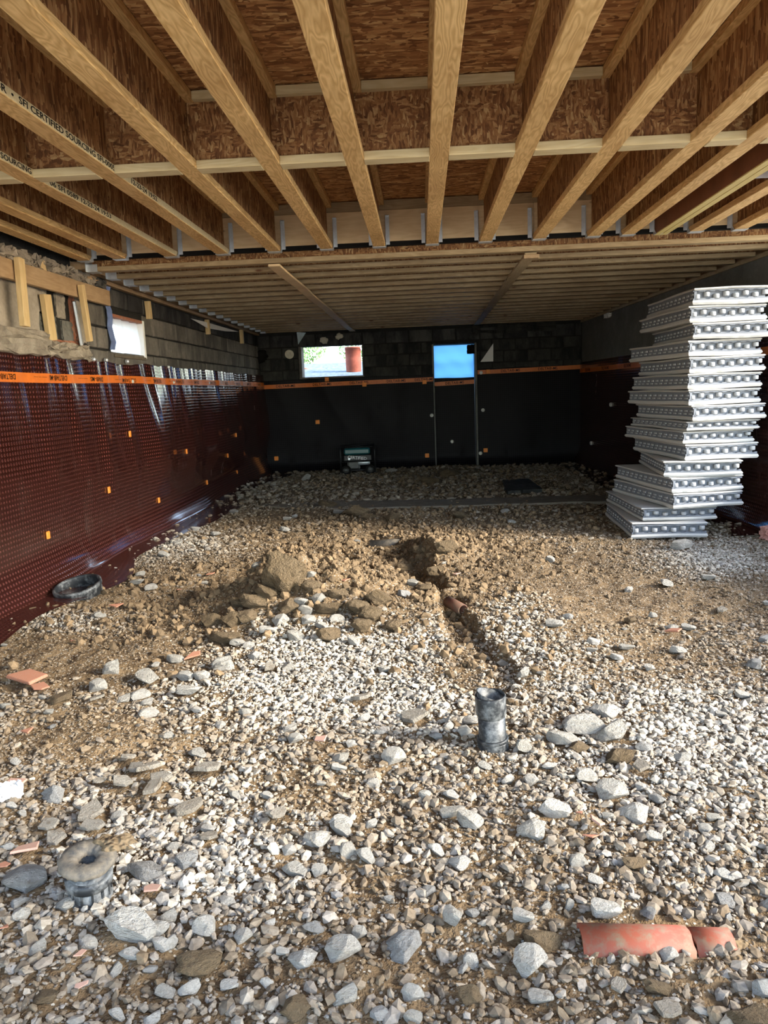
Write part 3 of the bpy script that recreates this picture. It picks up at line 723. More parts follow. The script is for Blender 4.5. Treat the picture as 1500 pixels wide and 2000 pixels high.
# stamped lettering on two flanges (side facing the room)
def stamp(j, x, s, size, px0, py0):
    q = onX(px0, py0, x+FWID/2); M = frame((FWID/2+.0012, q[1]-YJ0, FTH*.5), (0, 1, 0), (0, 0, 1))
    return text_on(j, s, size, M)
j0 = JX.index(min(JX, key=lambda v: abs(v+1.503))); j1 = j0-1
def Yat(px, py, x): return onX(px, py, x+FWID/2)[1]
for jj in (j0, j1):
    x = JX[jj]; cbox('lit_edge_strip', joists[jj], x+FWID/2, x+FWID/2+.0008, YJ0, YB-.006, ZC+.002, ZC+FTH-.001, M_BLOCKFL, 0)  # thin pale strip puts the lit look of the flange side into colour
def stamp_fit(jj, s, pa, pb):
    x = JX[jj]; ya, yb = Yat(*pa, x), Yat(*pb, x); me = text_mesh(s, .036); w_ = max(v.co.x for v in me.vertices)
    o = mesh_obj('stamp', me, M_INK, joists[jj]); M = frame((FWID/2+.0016, ya-YJ0, FTH*.5), (0, 1, 0), (0, 0, 1)); o.matrix_local = M @ Matrix.Diagonal(((yb-ya)/w_, 1, 1, 1))
stamp_fit(j0, '2-R  \u2022  SFI CERTIFIED SOURCING SFI-00055', (-14, 162), (228, 328))
stamp_fit(j0, '12-23-24 19:52', (254, 348), (306, 384))
stamp_fit(j1, 'CERTIFIED SOURCING +', (-70, 258), (70, 338))
stamp_fit(j1, '06 SFI 0589 12-23-24 19:53', (96, 352), (216, 418))
# red-brown LVL joist with a yellow underside, in its own hanger
lj = empty('lvl_joist', (LVLX, YJ0, ZC)); tag(lj, 'doubled red-brown laminated joist with yellow underside', 'joist')
for s in (-1, 1):
    cbox('ply', lj, LVLX+(-.045 if s < 0 else .001), LVLX+(-.001 if s < 0 else .045), YJ0, YB-.004, ZC, ZC+JD, M_REDLVL, .001)
    cbox('underside', lj, LVLX+(-.045 if s < 0 else .003), LVLX+(-.003 if s < 0 else .045), YJ0, YB-.004, ZC-.006, ZC+.001, M_LVL, 0)
# header beam
hb = empty('header_beam', (0, YB, ZC)); tag(hb, 'pale plywood faced header beam carrying the joist hangers', 'beam')
XH = (-2.74, 3.2)
for a, b in ((XH[0], -1.2), (-1.198, .9), (.902, XH[1])): cbox('face_board', hb, a, b, YB, YB+.03, ZC+.045, ZC+JD-.075, M_PLY, .002)
cbox('core', hb, XH[0], XH[1], YB+.03, YB+.085, ZC+.02, ZC+JD, M_DARK, .002)
cbox('top_plate', hb, XH[0], XH[1], YB+.001, YB+.03, ZC+JD-.073, ZC+JD, M_FLANGE_X, .002)
cbox('gap_shade_strip', hb, XH[0], XH[1], YB-.002, YB+.03, ZC+.012, ZC+.043, M_DARK, .002)  # dark strip stands for the shaded gap below the face boards
# hangers
def hanger(x, wid, label):
    h = empty('joist_hanger', (x, YB, ZC)); H = .235
    cbox('seat', h, x-wid/2-.002, x+wid/2+.002, YB-.075, YB-.001, ZC-.0055, ZC-.0030, M_STEEL, 0)
    for s in (-1, 1):
        bm = bmesh.new(); xo = s*(wid/2+.0025)
        pts = [(xo, -.075, -.004), (xo, -.001, -.004), (xo, -.001, H), (xo, -.022, H), (xo, -.030, .03)]
        a = [bm.verts.new((p[0], p[1], p[2])) for p in pts]; b = [bm.verts.new((p[0]+s*.002, p[1], p[2])) for p in pts]
        bm.faces.new(a); bm.faces.new(b[::-1])
        for q in range(5): bm.faces.new((a[q], b[q], b[(q+1) % 5], a[(q+1) % 5]))
        bm_obj('side_strap', bm, M_STEEL, h)
        bm = bmesh.new(); bbox(bm, min(xo, xo+s*.030), max(xo, xo+s*.030), -.004, -.0015, .02, H, 0)
        bm_obj('face_flange', bm, M_STEEL, h)
        bm = bmesh.new()
        bbox(bm, min(xo+s*.002, xo+s*.030), max(xo+s*.002, xo+s*.030), -.030, -.001, H-.004, H-.001); bm_obj('top_tab', bm, M_STEEL, h)
    tag(h, label, 'joist hanger', 'joist hangers on the header beam')
for i, x in enumerate(JX): hanger(x, FWID+.004, f'galvanised steel hanger holding the {ORD[i]} I-joist from the left wall')
hanger(LVLX, .094, 'galvanised steel hanger holding the red-brown laminated joist')
# blocking between the joists
YBK = 3.93
allx = sorted(JX+[LVLX])
for i, (a, b) in enumerate(zip(allx[:-1], allx[1:])):
    x0, x1 = a+.008, b-.008
    if abs(a-LVLX) < .01: x0 = a+.047
    if abs(b-LVLX) < .01: x1 = b-.047
    k = empty('joist_blocking', ((x0+x1)/2, YBK, ZC))
    cbox('web', k, x0, x1, YBK-.006, YBK+.006, ZC+FTH, ZC+JD-FTH, M_OSB_BLOCK, 0)
    cbox('bottom_flange', k, x0+(FWID/2-.008 if abs(a-LVLX) > .01 else 0), x1-(FWID/2-.008 if abs(b-LVLX) > .01 else 0), YBK-.045, YBK+.045, ZC-.002, ZC+FTH-.002, M_BLOCKFL, .002)
    cbox('top_flange', k, x0+(FWID/2-.008 if abs(a-LVLX) > .01 else 0), x1-(FWID/2-.008 if abs(b-LVLX) > .01 else 0), YBK-.045, YBK+.045, ZC+JD-FTH, ZC+JD, M_BLOCKFL, .002)
    tag(k, f'strand board blocking piece with pale flange, {ORD[i]} bay from the left wall', 'blocking', 'blocking between the near joists')
# galvanised channel and orange sheet between the right-hand joists
ch = empty('metal_channel', (2.0, 4.75, ZC+.03)); tag(ch, 'galvanised metal channel laid across the right-hand joists', 'channel')
cbox('web', ch, 1.90, 2.9, 4.72, 4.80, ZC+.050, ZC+.054, M_STEEL, 0); cbox('lip', ch, 1.90, 2.05, 4.718, 4.722, ZC+.02, ZC+.056, M_STEEL, 0)
tag(box('orange_sheet', 1.92, 2.05, 4.30, 4.70, ZC+.10, ZC+.108, M_PLUG), 'scrap of orange sheet lying between two right-hand joists', 'sheet')

# ------------------------------------------------------------------ far cross joists
ZX = 2.385; YX0 = 6.36
NXJ = 18
for i in range(NXJ):
    y = YX0+i*S*.985; xa, xb = XL+.14, xr(max(y, 6.5))-.04
    j = empty('i_joist', (xa, y, ZX)); tag(j, f'pine flanged cross joist, {ORD[i]} beyond the header beam', 'joist', 'far cross joists')
    cbox('bottom_flange', j, xa, xb, y-.044, y+.044, ZX, ZX+.038, M_FLANGE_X, .002)
    cbox('top_flange', j, xa, xb, y-.044, y+.044, ZX+.36, ZX+.40, M_FLANGE_X, .002)
    c = random.uniform(-.8, .8)
    cbox('web', j, xa, c-.002, y-.006, y+.006, ZX+.037, ZX+.361, M_OSB_BLOCK, 0); cbox('web', j, c+.002, xb, y-.006, y+.006, ZX+.037, ZX+.361, M_OSB_BLOCK, 0)
    h = empty('joist_hanger', (xa, y, ZX)); tag(h, f'small galvanised hanger at the left end of the {ORD[i]} cross joist', 'joist hanger', 'hangers along the left wall')
    cbox('seat', h, xa-.03, xa+.055, y-.047, y+.047, ZX-.004, ZX-.0015, M_STEEL, 0)
    for s in (-1, 1):
        cbox('side_strap', h, xa-.03, xa+.055, y+s*.047-.0012, y+s*.047+.0012, ZX-.003, ZX+.055, M_STEEL, 0)
    cbox('face_flange', h, xa-.032, xa-.029, y-.075, y+.075, ZX-.004, ZX+.09, M_STEEL, 0)
# ledger the cross joists hang from
tag(box('ledger_board', XL-.02, XL+.106, 6.3, YF, ZX+.02, ZX+.38, M_PINE_Y), 'brown ledger board along the left wall carrying the cross joists', 'ledger')
# strapping boards under the cross joists
def strap(x0, x1, y0, y1, label, mat):
    bm = bmesh.new(); n = 30; wv = .046
    P0 = []
    for k in range(n+1):
        t = k/n; x = x0+(x1-x0)*t; y = y0+(y1-y0)*t; z = ZX-.003-.004*(1+math.sin(t*24))
        P0.append([bm.verts.new((x+sx*wv, y, z+sz)) for sx, sz in ((-1, 0), (1, 0), (1, -.018), (-1, -.018))])
    for a, b in zip(P0[:-1], P0[1:]):
        for q in range(4): bm.faces.new((a[q], a[(q+1) % 4], b[(q+1) % 4], b[q]))
    bm.faces.new(P0[0][::-1]); bm.faces.new(P0[-1]); bmesh.ops.recalc_face_normals(bm, faces=bm.faces[:])
    tag(bm_obj('strapping_board', bm, mat), label, 'strapping')
strap(-1.14, -1.12, 6.32, 13.3, 'pale strapping board under the cross joists, the left one', M_PLY)
strap(.90, .95, 6.35, 13.0, 'weathered strapping board under the cross joists, the right one', M_STRAP)
tag(box('wood_offcut', .84, .90+.06, 6.31, 6.40, ZX-.055, ZX-.026, M_PINE_Y, bev=.003), 'short timber offcut under the near end of the right strapping board', 'offcut')

# ------------------------------------------------------------------ timber on the left wall
def bar(name, a, b, w_, d, mat, label, cat, twist=0):
    """rectangular bar from a to b on the left wall: w_ along the wall, d off the wall"""
    a, b = Vector(a), Vector(b); t = (b-a); L = t.length; bm = bmesh.new(); bbox(bm, -d/2, d/2, -w_/2, w_/2, 0, L, .003)
    o = bm_obj(name, bm, mat); z = t.normalized(); x = Vector((1, 0, 0)); x = (x-z*x.dot(z)).normalized(); yv = z.cross(x)
    M = Matrix.Identity(4)
    for i in range(3): M[i][0] = x[i]; M[i][1] = yv[i]; M[i][2] = z[i]; M[i][3] = a[i]
    o.matrix_world = M @ Matrix.Rotation(twist, 4, 'Z'); tag(o, label, cat); return o
pl = box('plank', XL+.055, XL+.095, 4.3, 6.78, 2.165, 2.295, M_PINE_Y, bev=.003); tag(pl, 'broad brown plank fixed level along the left wall', 'plank')
def wallbar(p0, p1, dx, w_, d, mat, label, cat, twist=0):
    a = onX(*p1, XL+dx); b = onX(*p0, XL+dx); return bar('timber_stake', a, b, w_, d, mat, label, cat, twist)
wallbar((37, 504), (49, 638), .125, .075, .04, M_PINE_Z, 'pale timber stake nailed over the plank, nearest the camera', 'stake')
wallbar((158, 556), (175, 667), .125, .055, .04, M_PINE_Z, 'pale timber stake nailed over the far end of the plank', 'stake')
wallbar((88, 575), (101, 665), .03, .11, .04, M_PINE_Z, 'wide timber stud standing in the broken wall pocket under the plank', 'stake')
wallbar((79, 510), (86, 538), .025, .07, .03, M_PINE_Z, 'short timber block above the plank by the joist end', 'timber block')
wallbar((145, 588), (160, 674), .02, .09, .02, M_STEEL, 'grey metal strip leaning in the broken wall pocket', 'metal strip', .3)
wallbar((288, 588), (292, 623), .03, .06, .05, M_PINE_Z, 'short post under the cross joists right beside the left window', 'post')
wallbar((404, 624), (407, 653), .03, .07, .05, M_PINE_Z, 'short post under the cross joists at mid left wall', 'post')
wallbar((471, 644), (473, 671), .03, .08, .05, M_PINE_Z, 'short post under the cross joists near the far left corner', 'post')
bm = bmesh.new()
for k in range(9):
    z = 1.80+.55*k/8
    for yy_ in (6.86, 6.95): bm.verts.new((XL+.02+.012*math.sin(k*1.7)+(.01 if yy_ > 6.9 else 0), yy_+.02*math.sin(k*.8), z))
bm.verts.ensure_lookup_table()
for k in range(8): bm.faces.new((bm.verts[2*k], bm.verts[2*k+1], bm.verts[2*k+3], bm.verts[2*k+2]))
o = bm_obj('flashing_strip', bm, plain('blue_flashing', (.16, .22, .42), .3, .5, var=.4)); o.modifiers.new('thick', 'SOLIDIFY').thickness = .004
tag(o, 'crumpled bluish flashing strip hanging beside the left window', 'flashing')
bm = bmesh.new()
pts = [onX(*p, XL+.035) for p in ((372, 622), (398, 628), (466, 648), (440, 647), (405, 641))]
f = bm.faces.new([bm.verts.new(p) for p in pts]); g = bmesh.ops.extrude_face_region(bm, geom=[f]); [setattr(v, 'co', v.co+Vector((.004, 0, 0))) for v in g['geom'] if isinstance(v, bmesh.types.BMVert)]
bmesh.ops.recalc_face_normals(bm, faces=bm.faces[:]); tag(bm_obj('sill_gasket', bm, M_WHITE), 'pale strip of sill gasket curling below the left ledger', 'gasket')

# ------------------------------------------------------------------ odds and ends on the far wall
def tri_sheet(name, pts, mat, label, cat):
    bm = bmesh.new(); vs = [bm.verts.new((p[0], YF-.035, p[1])) for p in pts]; f = bm.faces.new(vs)
    g = bmesh.ops.extrude_face_region(bm, geom=[f]); [setattr(v, 'co', v.co+Vector((0, .012, 0))) for v in g['geom'] if isinstance(v, bmesh.types.BMVert)]
    bmesh.ops.recalc_face_normals(bm, faces=bm.faces[:]); tag(bm_obj(name, bm, mat), label, cat)
tri_sheet('white_triangle', [farxz(963, 671), farxz(963, 706), farxz(938, 707)], M_WHITE, 'white triangular sheet on the far wall beside the doorway', 'sheet')  # thin white triangular plate
tri_sheet('blue_triangle', [farxz(580, 649), farxz(598, 650), farxz(583, 673)], plain('pale_blue_plate', (.55, .68, .74), .7), 'pale blue triangular plate above the left corner of the far window', 'scrap')  # thin pale blue triangular plate
def blob(name, px, py, r, mat, label, cat, dy=.03):
    q = onY(px, py, YF-dy); bm = bmesh.new(); bmesh.ops.create_icosphere(bm, subdivisions=3, radius=1)
    for v in bm.verts: n = v.co.normalized(); v.co = Vector((n.x*r*1.3, n.y*r*.6, n.z*r))*(1+.35*float(vnoise(n.x*3+px, n.z*3+n.y*2)))
    tag(bm_obj(name, bm, mat, None, True, loc=q), label, cat)
blob('foam_blob', 633, 665, .055, M_FOAMBLOB, 'lump of cream expanding foam above the far window, left one', 'foam')
blob('foam_blob', 663, 657, .05, M_FOAMBLOB, 'lump of cream expanding foam above the far window, right one', 'foam')
q = onY(565, 692, YF-.03); bm = bmesh.new(); lathe_bm(bm, [(0, .02), (.03, .02), (.035, .0), (.06, .0), (.075, .02), (.075, -.05)], 24, mat=Matrix.Rotation(math.pi/2, 4, 'X'))
tag(bm_obj('pipe_stub', bm, M_FOAMBLOB, None, True, loc=q), 'round capped pipe stub in the far wall left of the window', 'pipe')
blob('hole_patch', 505, 697, .12, M_DARK, 'black patch standing for a hole in the far wall near the left corner', 'patch', 0.0)  # dark lump set where the wall has a hole
# bits at the right wall top
q = onX(1190, 597, xr(10.5)-.05)
tag(lumpy('sunlit_end_lump', q[0]-.04, q[0]+.03, q[1]-.1, q[1]+.15, 2.30, 2.345, M_WHITE, None, .015, seed=71), 'white lump standing for a sunlit board end at the top of the right wall', 'scrap')  # white lump added in place of sunlight on a board end
tag(lumpy('pink_insulation', 2.80, 2.97, 6.30, 6.45, gz(2.9, 6.4)-.02, gz(2.9, 6.4)+.10, plain('pink_wool', (.55, .30, .27), .9, .1, var=.3, scale=40), None, .02, seed=72), 'ragged lump of pink insulation at the foot of the right wall', 'insulation')

# ------------------------------------------------------------------ stack of foam form panels
UW, UD = .62, 1.20
ZB = [0, .135, .250, .378, .510, .645, .780, .890, .975, 1.105, 1.235, 1.365, 1.50, 1.635, 1.77, 1.905, 2.045]
FL = [(1.75, 6.50), (1.86, 6.56), (2.08, 6.46), (2.08, 6.50), (2.03, 6.56), (2.20, 6.55), (2.18, 6.56), (2.20, 6.53), (2.235, 6.50), (2.20, 6.50), (2.19, 6.50), (2.20, 6.50), (2.19, 6.50), (2.225, 6.5), (2.195, 6.5), (2.215, 6.5)]
YW = [-3, 1.0, 10, 8, -6, 5, 8, 6.5, 6, 8.5, 6, 3.5, 7.5, -1.5, 3, 1.0]
def plate(zc, th, x0, y0, x1, y1, seed, wav=.006):
    """foam slab with a slightly ragged lip"""
    r = random.Random(seed); bm = bmesh.new(); nx_, ny_ = 14, 20
    per = [(x0+(x1-x0)*k/nx_, y0) for k in range(nx_)]+[(x1, y0+(y1-y0)*k/ny_) for k in range(ny_)]+[(x1-(x1-x0)*k/nx_, y1) for k in range(nx_)]+[(x0, y1-(y1-y0)*k/ny_) for k in range(ny_)]
    n = len(per); cx, cy = (x0+x1)/2, (y0+y1)/2
    lo = []; mid = []; hi = []
    ph = r.uniform(0, 6)
    for k, (a, b) in enumerate(per):
        dz = wav*.5*math.sin(k*.35+ph); e = wav*r.uniform(-.6, .6)
        ux, uy = (a-cx)/(x1-x0), (b-cy)/(y1-y0)
        lo.append(bm.verts.new((a-ux*.02+e*.3, b-uy*.02+e*.3, zc-th/2+dz))); mid.append(bm.verts.new((a+e, b+e, zc+dz))); hi.append(bm.verts.new((a-ux*.012+e*.3, b-uy*.012+e*.3, zc+th/2+dz)))
    for A, B in ((lo, mid), (mid, hi)):
        for k in range(n): bm.faces.new((A[k], A[(k+1) % n], B[(k+1) % n], B[k]))
    bm.faces.new(lo[::-1]); bm.faces.new(hi); return bm
NUB = None
def nub_mesh():
    bm = bmesh.new(); pr = [(.8, -.5), (1, -.38), (1, .38), (.8, .5)]
    lathe_bm(bm, [(0, -.5)]+pr+[(0, .5)], 12); me = bpy.data.meshes.new('nub'); bm.to_mesh(me); bm.free(); me.materials.append(M_NUB)
    for p in me.polygons: p.use_smooth = len(p.vertices) == 4 and abs(p.normal.z) < .5
    return me
M_NUB = plain('pale_grey_nub', (.40, .41, .42), .8, .3, var=.1, scale=30)
NUB = nub_mesh()
base_z = gz(2.05, 6.9)+.015
for k in range(16):
    H = ZB[k+1]-ZB[k]-.006; a = math.radians(YW[k])
    u = empty('insulated_form', (FL[k][0], FL[k][1], base_z+ZB[k]), (0, 0, a))
    pos = 'bottom' if k == 0 else ('top' if k == 15 else f'{ORD[k]} from the bottom')
    tag(u, f'white and grey insulating form block, {pos} of the tall stack', 'foam form', 'stacked foam forms')
    tb, tt = H*.25, H*.13
    r = random.Random(k)
    bm_obj('lower_board', plate(tb/2, tb, -.006, -.010, UW+.006, UD+.006, k*3), M_EPS, u)
    bm_obj('upper_board', plate(H-tt/2, tt-.001, -.004+r.uniform(-.012, .008), -.004+r.uniform(-.012, .008), UW+.004, UD+.004, k*3+1), M_EPS, u)
    # grey core: side rails with small pockets, recessed front
    zb, zt_ = tb, H-tt
    core = bmesh.new(); bbox(core, .030, UW-.03, .034, UD-.02, zb-.002, zt_+.002)
    bm_obj('core', core, M_EPSG, u)
    ft = bmesh.new(); n = 8
    # scalloped lips above and below the row of nubs
    for zz0, zz1, sgn in ((zb-.001, zb+(zt_-zb)*.22, 1), (zt_-(zt_-zb)*.14, zt_+.001, -1)):
        m_ = 48; vs0 = []; vs1 = []
        for q_ in range(m_+1):
            x = .004+(UW-.008)*q_/m_; ph = (x/(UW/n)) % 1; d = .35*(zz1-zz0)*(1 if .3 < ph < .7 else 0)
            vs0.append((x, zz0 if sgn > 0 else zz0-d*.0+d)); vs1.append((x, zz1-d if sgn > 0 else zz1))
        for (xa, za), (xb, zb_), (xc, zc_), (xd, zd) in zip(vs0[:-1], vs0[1:], vs1[1:], vs1[:-1]):
            v = [ft.verts.new(p) for p in ((xa, .004, za), (xb, .004, zb_), (xc, .004, zc_), (xd, .004, zd))]; ft.faces.new(v)
            v2 = [ft.verts.new(p) for p in ((xd, .004, zd), (xc, .004, zc_), (xc, .036, zc_), (xd, .036, zd))]; ft.faces.new(v2)
            v3 = [ft.verts.new(p) for p in ((xa, .036, za), (xb, .036, zb_), (xb, .004, zb_), (xa, .004, za))]; ft.faces.new(v3)
    bmesh.ops.remove_doubles(ft, verts=ft.verts[:], dist=1e-5)
    bm_obj('front_rail', ft, M_EPSG, u)
    dn = UW/n
    for q_ in range(n):
        o = mesh_obj('nub', NUB, None, u); up = .10 if (q_ % 2) else -.10
        o.location = (dn*(q_+.5), .022, zb+(zt_-zb)*(.5+up)); o.scale = (dn*.31, .024, (zt_-zb)*.44)
    # left side rail with pockets
    sd = bmesh.new(); bbox(sd, .012, .032, .004, UD-.004, zb-.001, zt_+.001)
    bm_obj('side_rail', sd, M_EPSG, u)
    npk = 12
    pk = bmesh.new()
    for q_ in range(npk):
        yy_ = UD*(q_+.5)/npk; hz = (zt_-zb)
        bbox(pk, .004, .013, yy_-.030, yy_+.012, zb+hz*.52, zb+hz*.70); bbox(pk, .006, .013, yy_-.010, yy_+.034, zb+hz*.22, zb+hz*.36)
    o = bm_obj('side_studs', pk, M_NUB, u); o['kind'] = 'stuff'

# ------------------------------------------------------------------ generator
def generator():
    c = onZ(701, 926, gz(-1.1, 12.7)); gx, gy = float(c[0])-.02, 12.75
    g = empty('portable_generator', (gx, gy, gz(gx, gy)-.01), (0, 0, math.radians(4))); tag(g, 'black portable generator with teal tank standing by the far wall', 'generator')
    W, D, H = .56, .46, .46
    blk = plain('black_paint', (.012, .012, .013), .45, .4, var=.2); teal = plain('teal_tank', (.015, .11, .12), .3, .5, var=.15); grey = plain('engine_grey', (.09, .09, .085), .5, .4, .3, .3)
    for s in (-1, 1):
        bm = bmesh.new(); x = s*W/2
        tube_bm(bm, [(x, -D/2, .05), (x, -D/2, H-.06), (x, -D/2+.02, H-.02), (x, -D/2+.06, H), (x, D/2-.06, H), (x, D/2-.02, H-.02), (x, D/2, H-.06), (x, D/2, .05), (x, D/2-.03, .03), (x, -D/2+.03, .03), (x, -D/2, .05)], .014, 10)
        bm_obj('frame_tube', bm, blk, g, True)
    for y_, z_ in ((-D/2, .08), (D/2, .08), (-D/2+.05, H-.005), (D/2-.05, H-.005), (-D/2, .222)):
        bm = bmesh.new(); tube_bm(bm, [(-W/2, y_, z_), (W/2, y_, z_)], .012, 8); bm_obj('cross_bar', bm, blk, g, True)
    box('tank', -.225, .205, -D/2+.03, D/2-.05, H-.13, H-.025, teal, g, .025); 
    bm = bmesh.new(); lathe_bm(bm, [(0, .02), (.03, .02), (.032, 0), (.032, -.02)], 16); bm_obj('fuel_cap', bm, blk, g, True, loc=(-.05, 0, H-.015))
    cp = box('control_panel', -.225, .225, -D/2-.004, -D/2+.05, .235, H-.135, blk, g, .006)
    text_on(cp, 'CERTIFIED', .070, frame((-.165, -D/2-.006, .298), (1, 0, 0), (.22, 0, 1)) @ Matrix.Diagonal((.98, 1, 1, 1)), M_WHITE)
    for k, (x, z, rr) in enumerate(((-.19, .262, .014), (-.14, .268, .02), (-.02, .262, .018), (.06, .262, .018), (.15, .262, .016))):
        bm = bmesh.new(); lathe_bm(bm, [(0, .008), (rr, .008), (rr, 0)], 12, mat=Matrix.Rotation(math.pi/2, 4, 'X')); bm_obj('socket', bm, M_STEEL if k == 1 else grey, cp, loc=(x, -D/2-.004, z))
    box('engine_block', -.17, .03, -D/2+.05, D/2-.08, .09, .24, grey, g, .02)
    bm = bmesh.new()
    for k in range(7): bbox(bm, -.172, .032, -D/2+.06+k*.04, -D/2+.07+k*.04, .10, .245)
    bm_obj('cooling_fins', bm, grey, g)
    bm = bmesh.new(); M_ = Matrix.Rotation(math.pi/2, 4, 'Y'); lathe_bm(bm, [(0, -.10), (.036, -.10), (.045, -.085), (.045, .085), (.036, .10), (0, .10)], 20, mat=M_)
    bm_obj('muffler', bm, M_STEEL, g, True, loc=(.10, -D/2+.06, .20))
    box('base_tray', -.26, .26, -D/2+.02, D/2-.02, .07, .085, blk, g, .004)
    for x in (-.20, .20):
        wh = empty('wheel', (0, 0, 0)); bpy.data.objects.remove(wh)
        bm = bmesh.new(); M_ = Matrix.Rotation(math.pi/2, 4, 'X'); lathe_bm(bm, [(.05, -.02), (.075, -.025), (.085, -.012), (.085, .012), (.075, .025), (.05, .02)], 24, True, M_)
        wo = bm_obj('wheel', bm, M_DARK, g, True, loc=(x, -D/2-.03, .085)); bm = bmesh.new(); lathe_bm(bm, [(0, -.012), (.05, -.012), (.05, .012), (0, .012)], 20, mat=M_); bm_obj('hub', bm, grey, wo, True)
generator()

# ------------------------------------------------------------------ footing strip and slab
def slabby(name, pxs, z0, z1, mat, label, cat, seed):
    pts = [onZ(px, py, z1) for px, py in pxs]; bm = bmesh.new(); vs = [bm.verts.new(p) for p in pts]; f = bm.faces.new(vs)
    bmesh.ops.subdivide_edges(bm, edges=bm.edges[:], cuts=5, use_grid_fill=False)
    r = random.Random(seed)
    for v in bm.verts: v.co.x += r.uniform(-.03, .03); v.co.y += r.uniform(-.03, .03)
    g = bmesh.ops.extrude_face_region(bm, geom=bm.faces[:])
    for v in g['geom']:
        if isinstance(v, bmesh.types.BMVert): v.co.z = z0
    bmesh.ops.recalc_face_normals(bm, faces=bm.faces[:]); tag(bm_obj(name, bm, mat), label, cat)
slabby('footing_strip', ((500, 986), (640, 978), (770, 977), (905, 974), (1000, 971), (1180, 966), (1185, 978), (1000, 984), (780, 990), (600, 994)), -.2, .030, M_FOOT, 'smooth pale concrete footing strip crossing the dirt floor', 'footing', 1)
slabby('flat_slab', ((978, 938), (1035, 934), (1056, 955), (990, 959)), -.1, .055, M_BLOCKFAR, 'flat grey slab lying on the far dirt floor right of the doorway', 'slab', 2)

# ------------------------------------------------------------------ pipes
def tilt_lathe(prof, n=40, tilt=None, ztilt=0): 
    bm = bmesh.new(); lathe_bm(bm, prof, n); return bm
def upright_pipe():
    q = onZ(965, 1466, 0.); g = gz(q[0], q[1]); o = empty('upright_drain_pipe', (q[0], q[1], g-.065), (math.radians(2), math.radians(-2.5), 0))
    tag(o, 'dusty black plastic drain pipe standing upright in the gravel', 'pipe')
    R = .052
    def sl(name, prof, cut=None, mat=M_ABS):
        bm = bmesh.new(); lathe_bm(bm, prof, 44)
        if cut:
            zc, k, zmin = cut
            for v in bm.verts:
                if v.co.z > zmin: v.co.z = zmin+(v.co.z-zmin)*max(.05, (1-k*(v.co.x*.55-v.co.y*-.0+R*.55)/R*.5))
        return bm_obj(name, bm, mat, o, True)
    sl('lower_coupling', [(R*.9, -.1), (R*1.10, -.1), (R*1.10, .095), (R*1.07, .100), (R*.98, .102)])
    sl('barrel', [(R*.97, .05), (R*.97, .215), (R*.88, .215), (R*.88, -.1)])
    sl('rim_ring', [(R*1.10, .098), (R*1.135, .100), (R*1.135, .108), (R*1.10, .112), (R*.98, .112)])
    sl('upper_socket', [(R*.97, .195), (R*1.07, .205), (R*1.09, .215), (R*1.09, .275), (R*1.03, .280), (R*1.0, .275), (R*.98, .20)])
    sl('cut_lip', [(R*.95, .235), (R*.95, .300), (R*.87, .300), (R*.87, .16)], (0, 1.6, .258))
    bm = bmesh.new(); lathe_bm(bm, [(0, .15), (R*.88, .15)], 30); bm_obj('inside', bm, M_ABSIN, o)
upright_pipe()
def closet_flange():
    q = onZ(178, 1755, 0.); g = gz(q[0], q[1]); o = empty('floor_drain_flange', (q[0], q[1], g-.03), (math.radians(7), math.radians(4), 0))
    tag(o, 'mud crusted black plastic pipe flange sticking up from the gravel', 'pipe flange')
    R = .052
    def part(name, prof, mat, n=40, jit=0):
        bm = bmesh.new(); lathe_bm(bm, prof, n)
        if jit:
            r = random.Random(3)
            for v in bm.verts: v.co += Vector((r.uniform(-jit, jit), r.uniform(-jit, jit), r.uniform(-jit, jit)))
        return bm_obj(name, bm, mat, o, True)
    part('barrel', [(R, -.1), (R, .155), (R*.8, .155), (R*.8, -.1)], M_ABS)
    part('collar', [(R*1.0, .035), (R*1.12, .037), (R*1.12, .048), (R*1.0, .05)], M_ABS)
    part('collar', [(R*1.0, .085), (R*1.18, .09), (R*1.2, .115), (R*1.0, .118)], M_ABS)
    for k in range(12):
        a = 2*math.pi*k/12; bm = bmesh.new(); bbox(bm, R*.99, R*1.07, -.003, .003, .045, .09); bm_obj('rib', bm, M_ABS, o, rot=(0, 0, a))
    part('flange_plate', [(R*.46, .150), (R*1.3, .147), (R*1.42, .152), (R*1.44, .160), (R*1.40, .167), (R*1.1, .171), (R*.8, .172), (R*.56, .168), (R*.46, .160), (R*.46, .150)], M_ABSMUD, 48, .0022)
    bm = bmesh.new(); lathe_bm(bm, [(0, .07), (R*.8, .07)], 24); bm_obj('inside', bm, M_ABSIN, o)
    bm = bmesh.new(); bmesh.ops.create_icosphere(bm, subdivisions=3, radius=1)
    for v in bm.verts: v.co = Vector((v.co.x*.050, v.co.y*.036, v.co.z*.016))*(1+.4*float(vnoise(v.co.x*3, v.co.y*3+v.co.z)))
    bm_obj('mud_clump', bm, M_ST['b'], o, True, loc=(.055, .055, .165))
closet_flange()
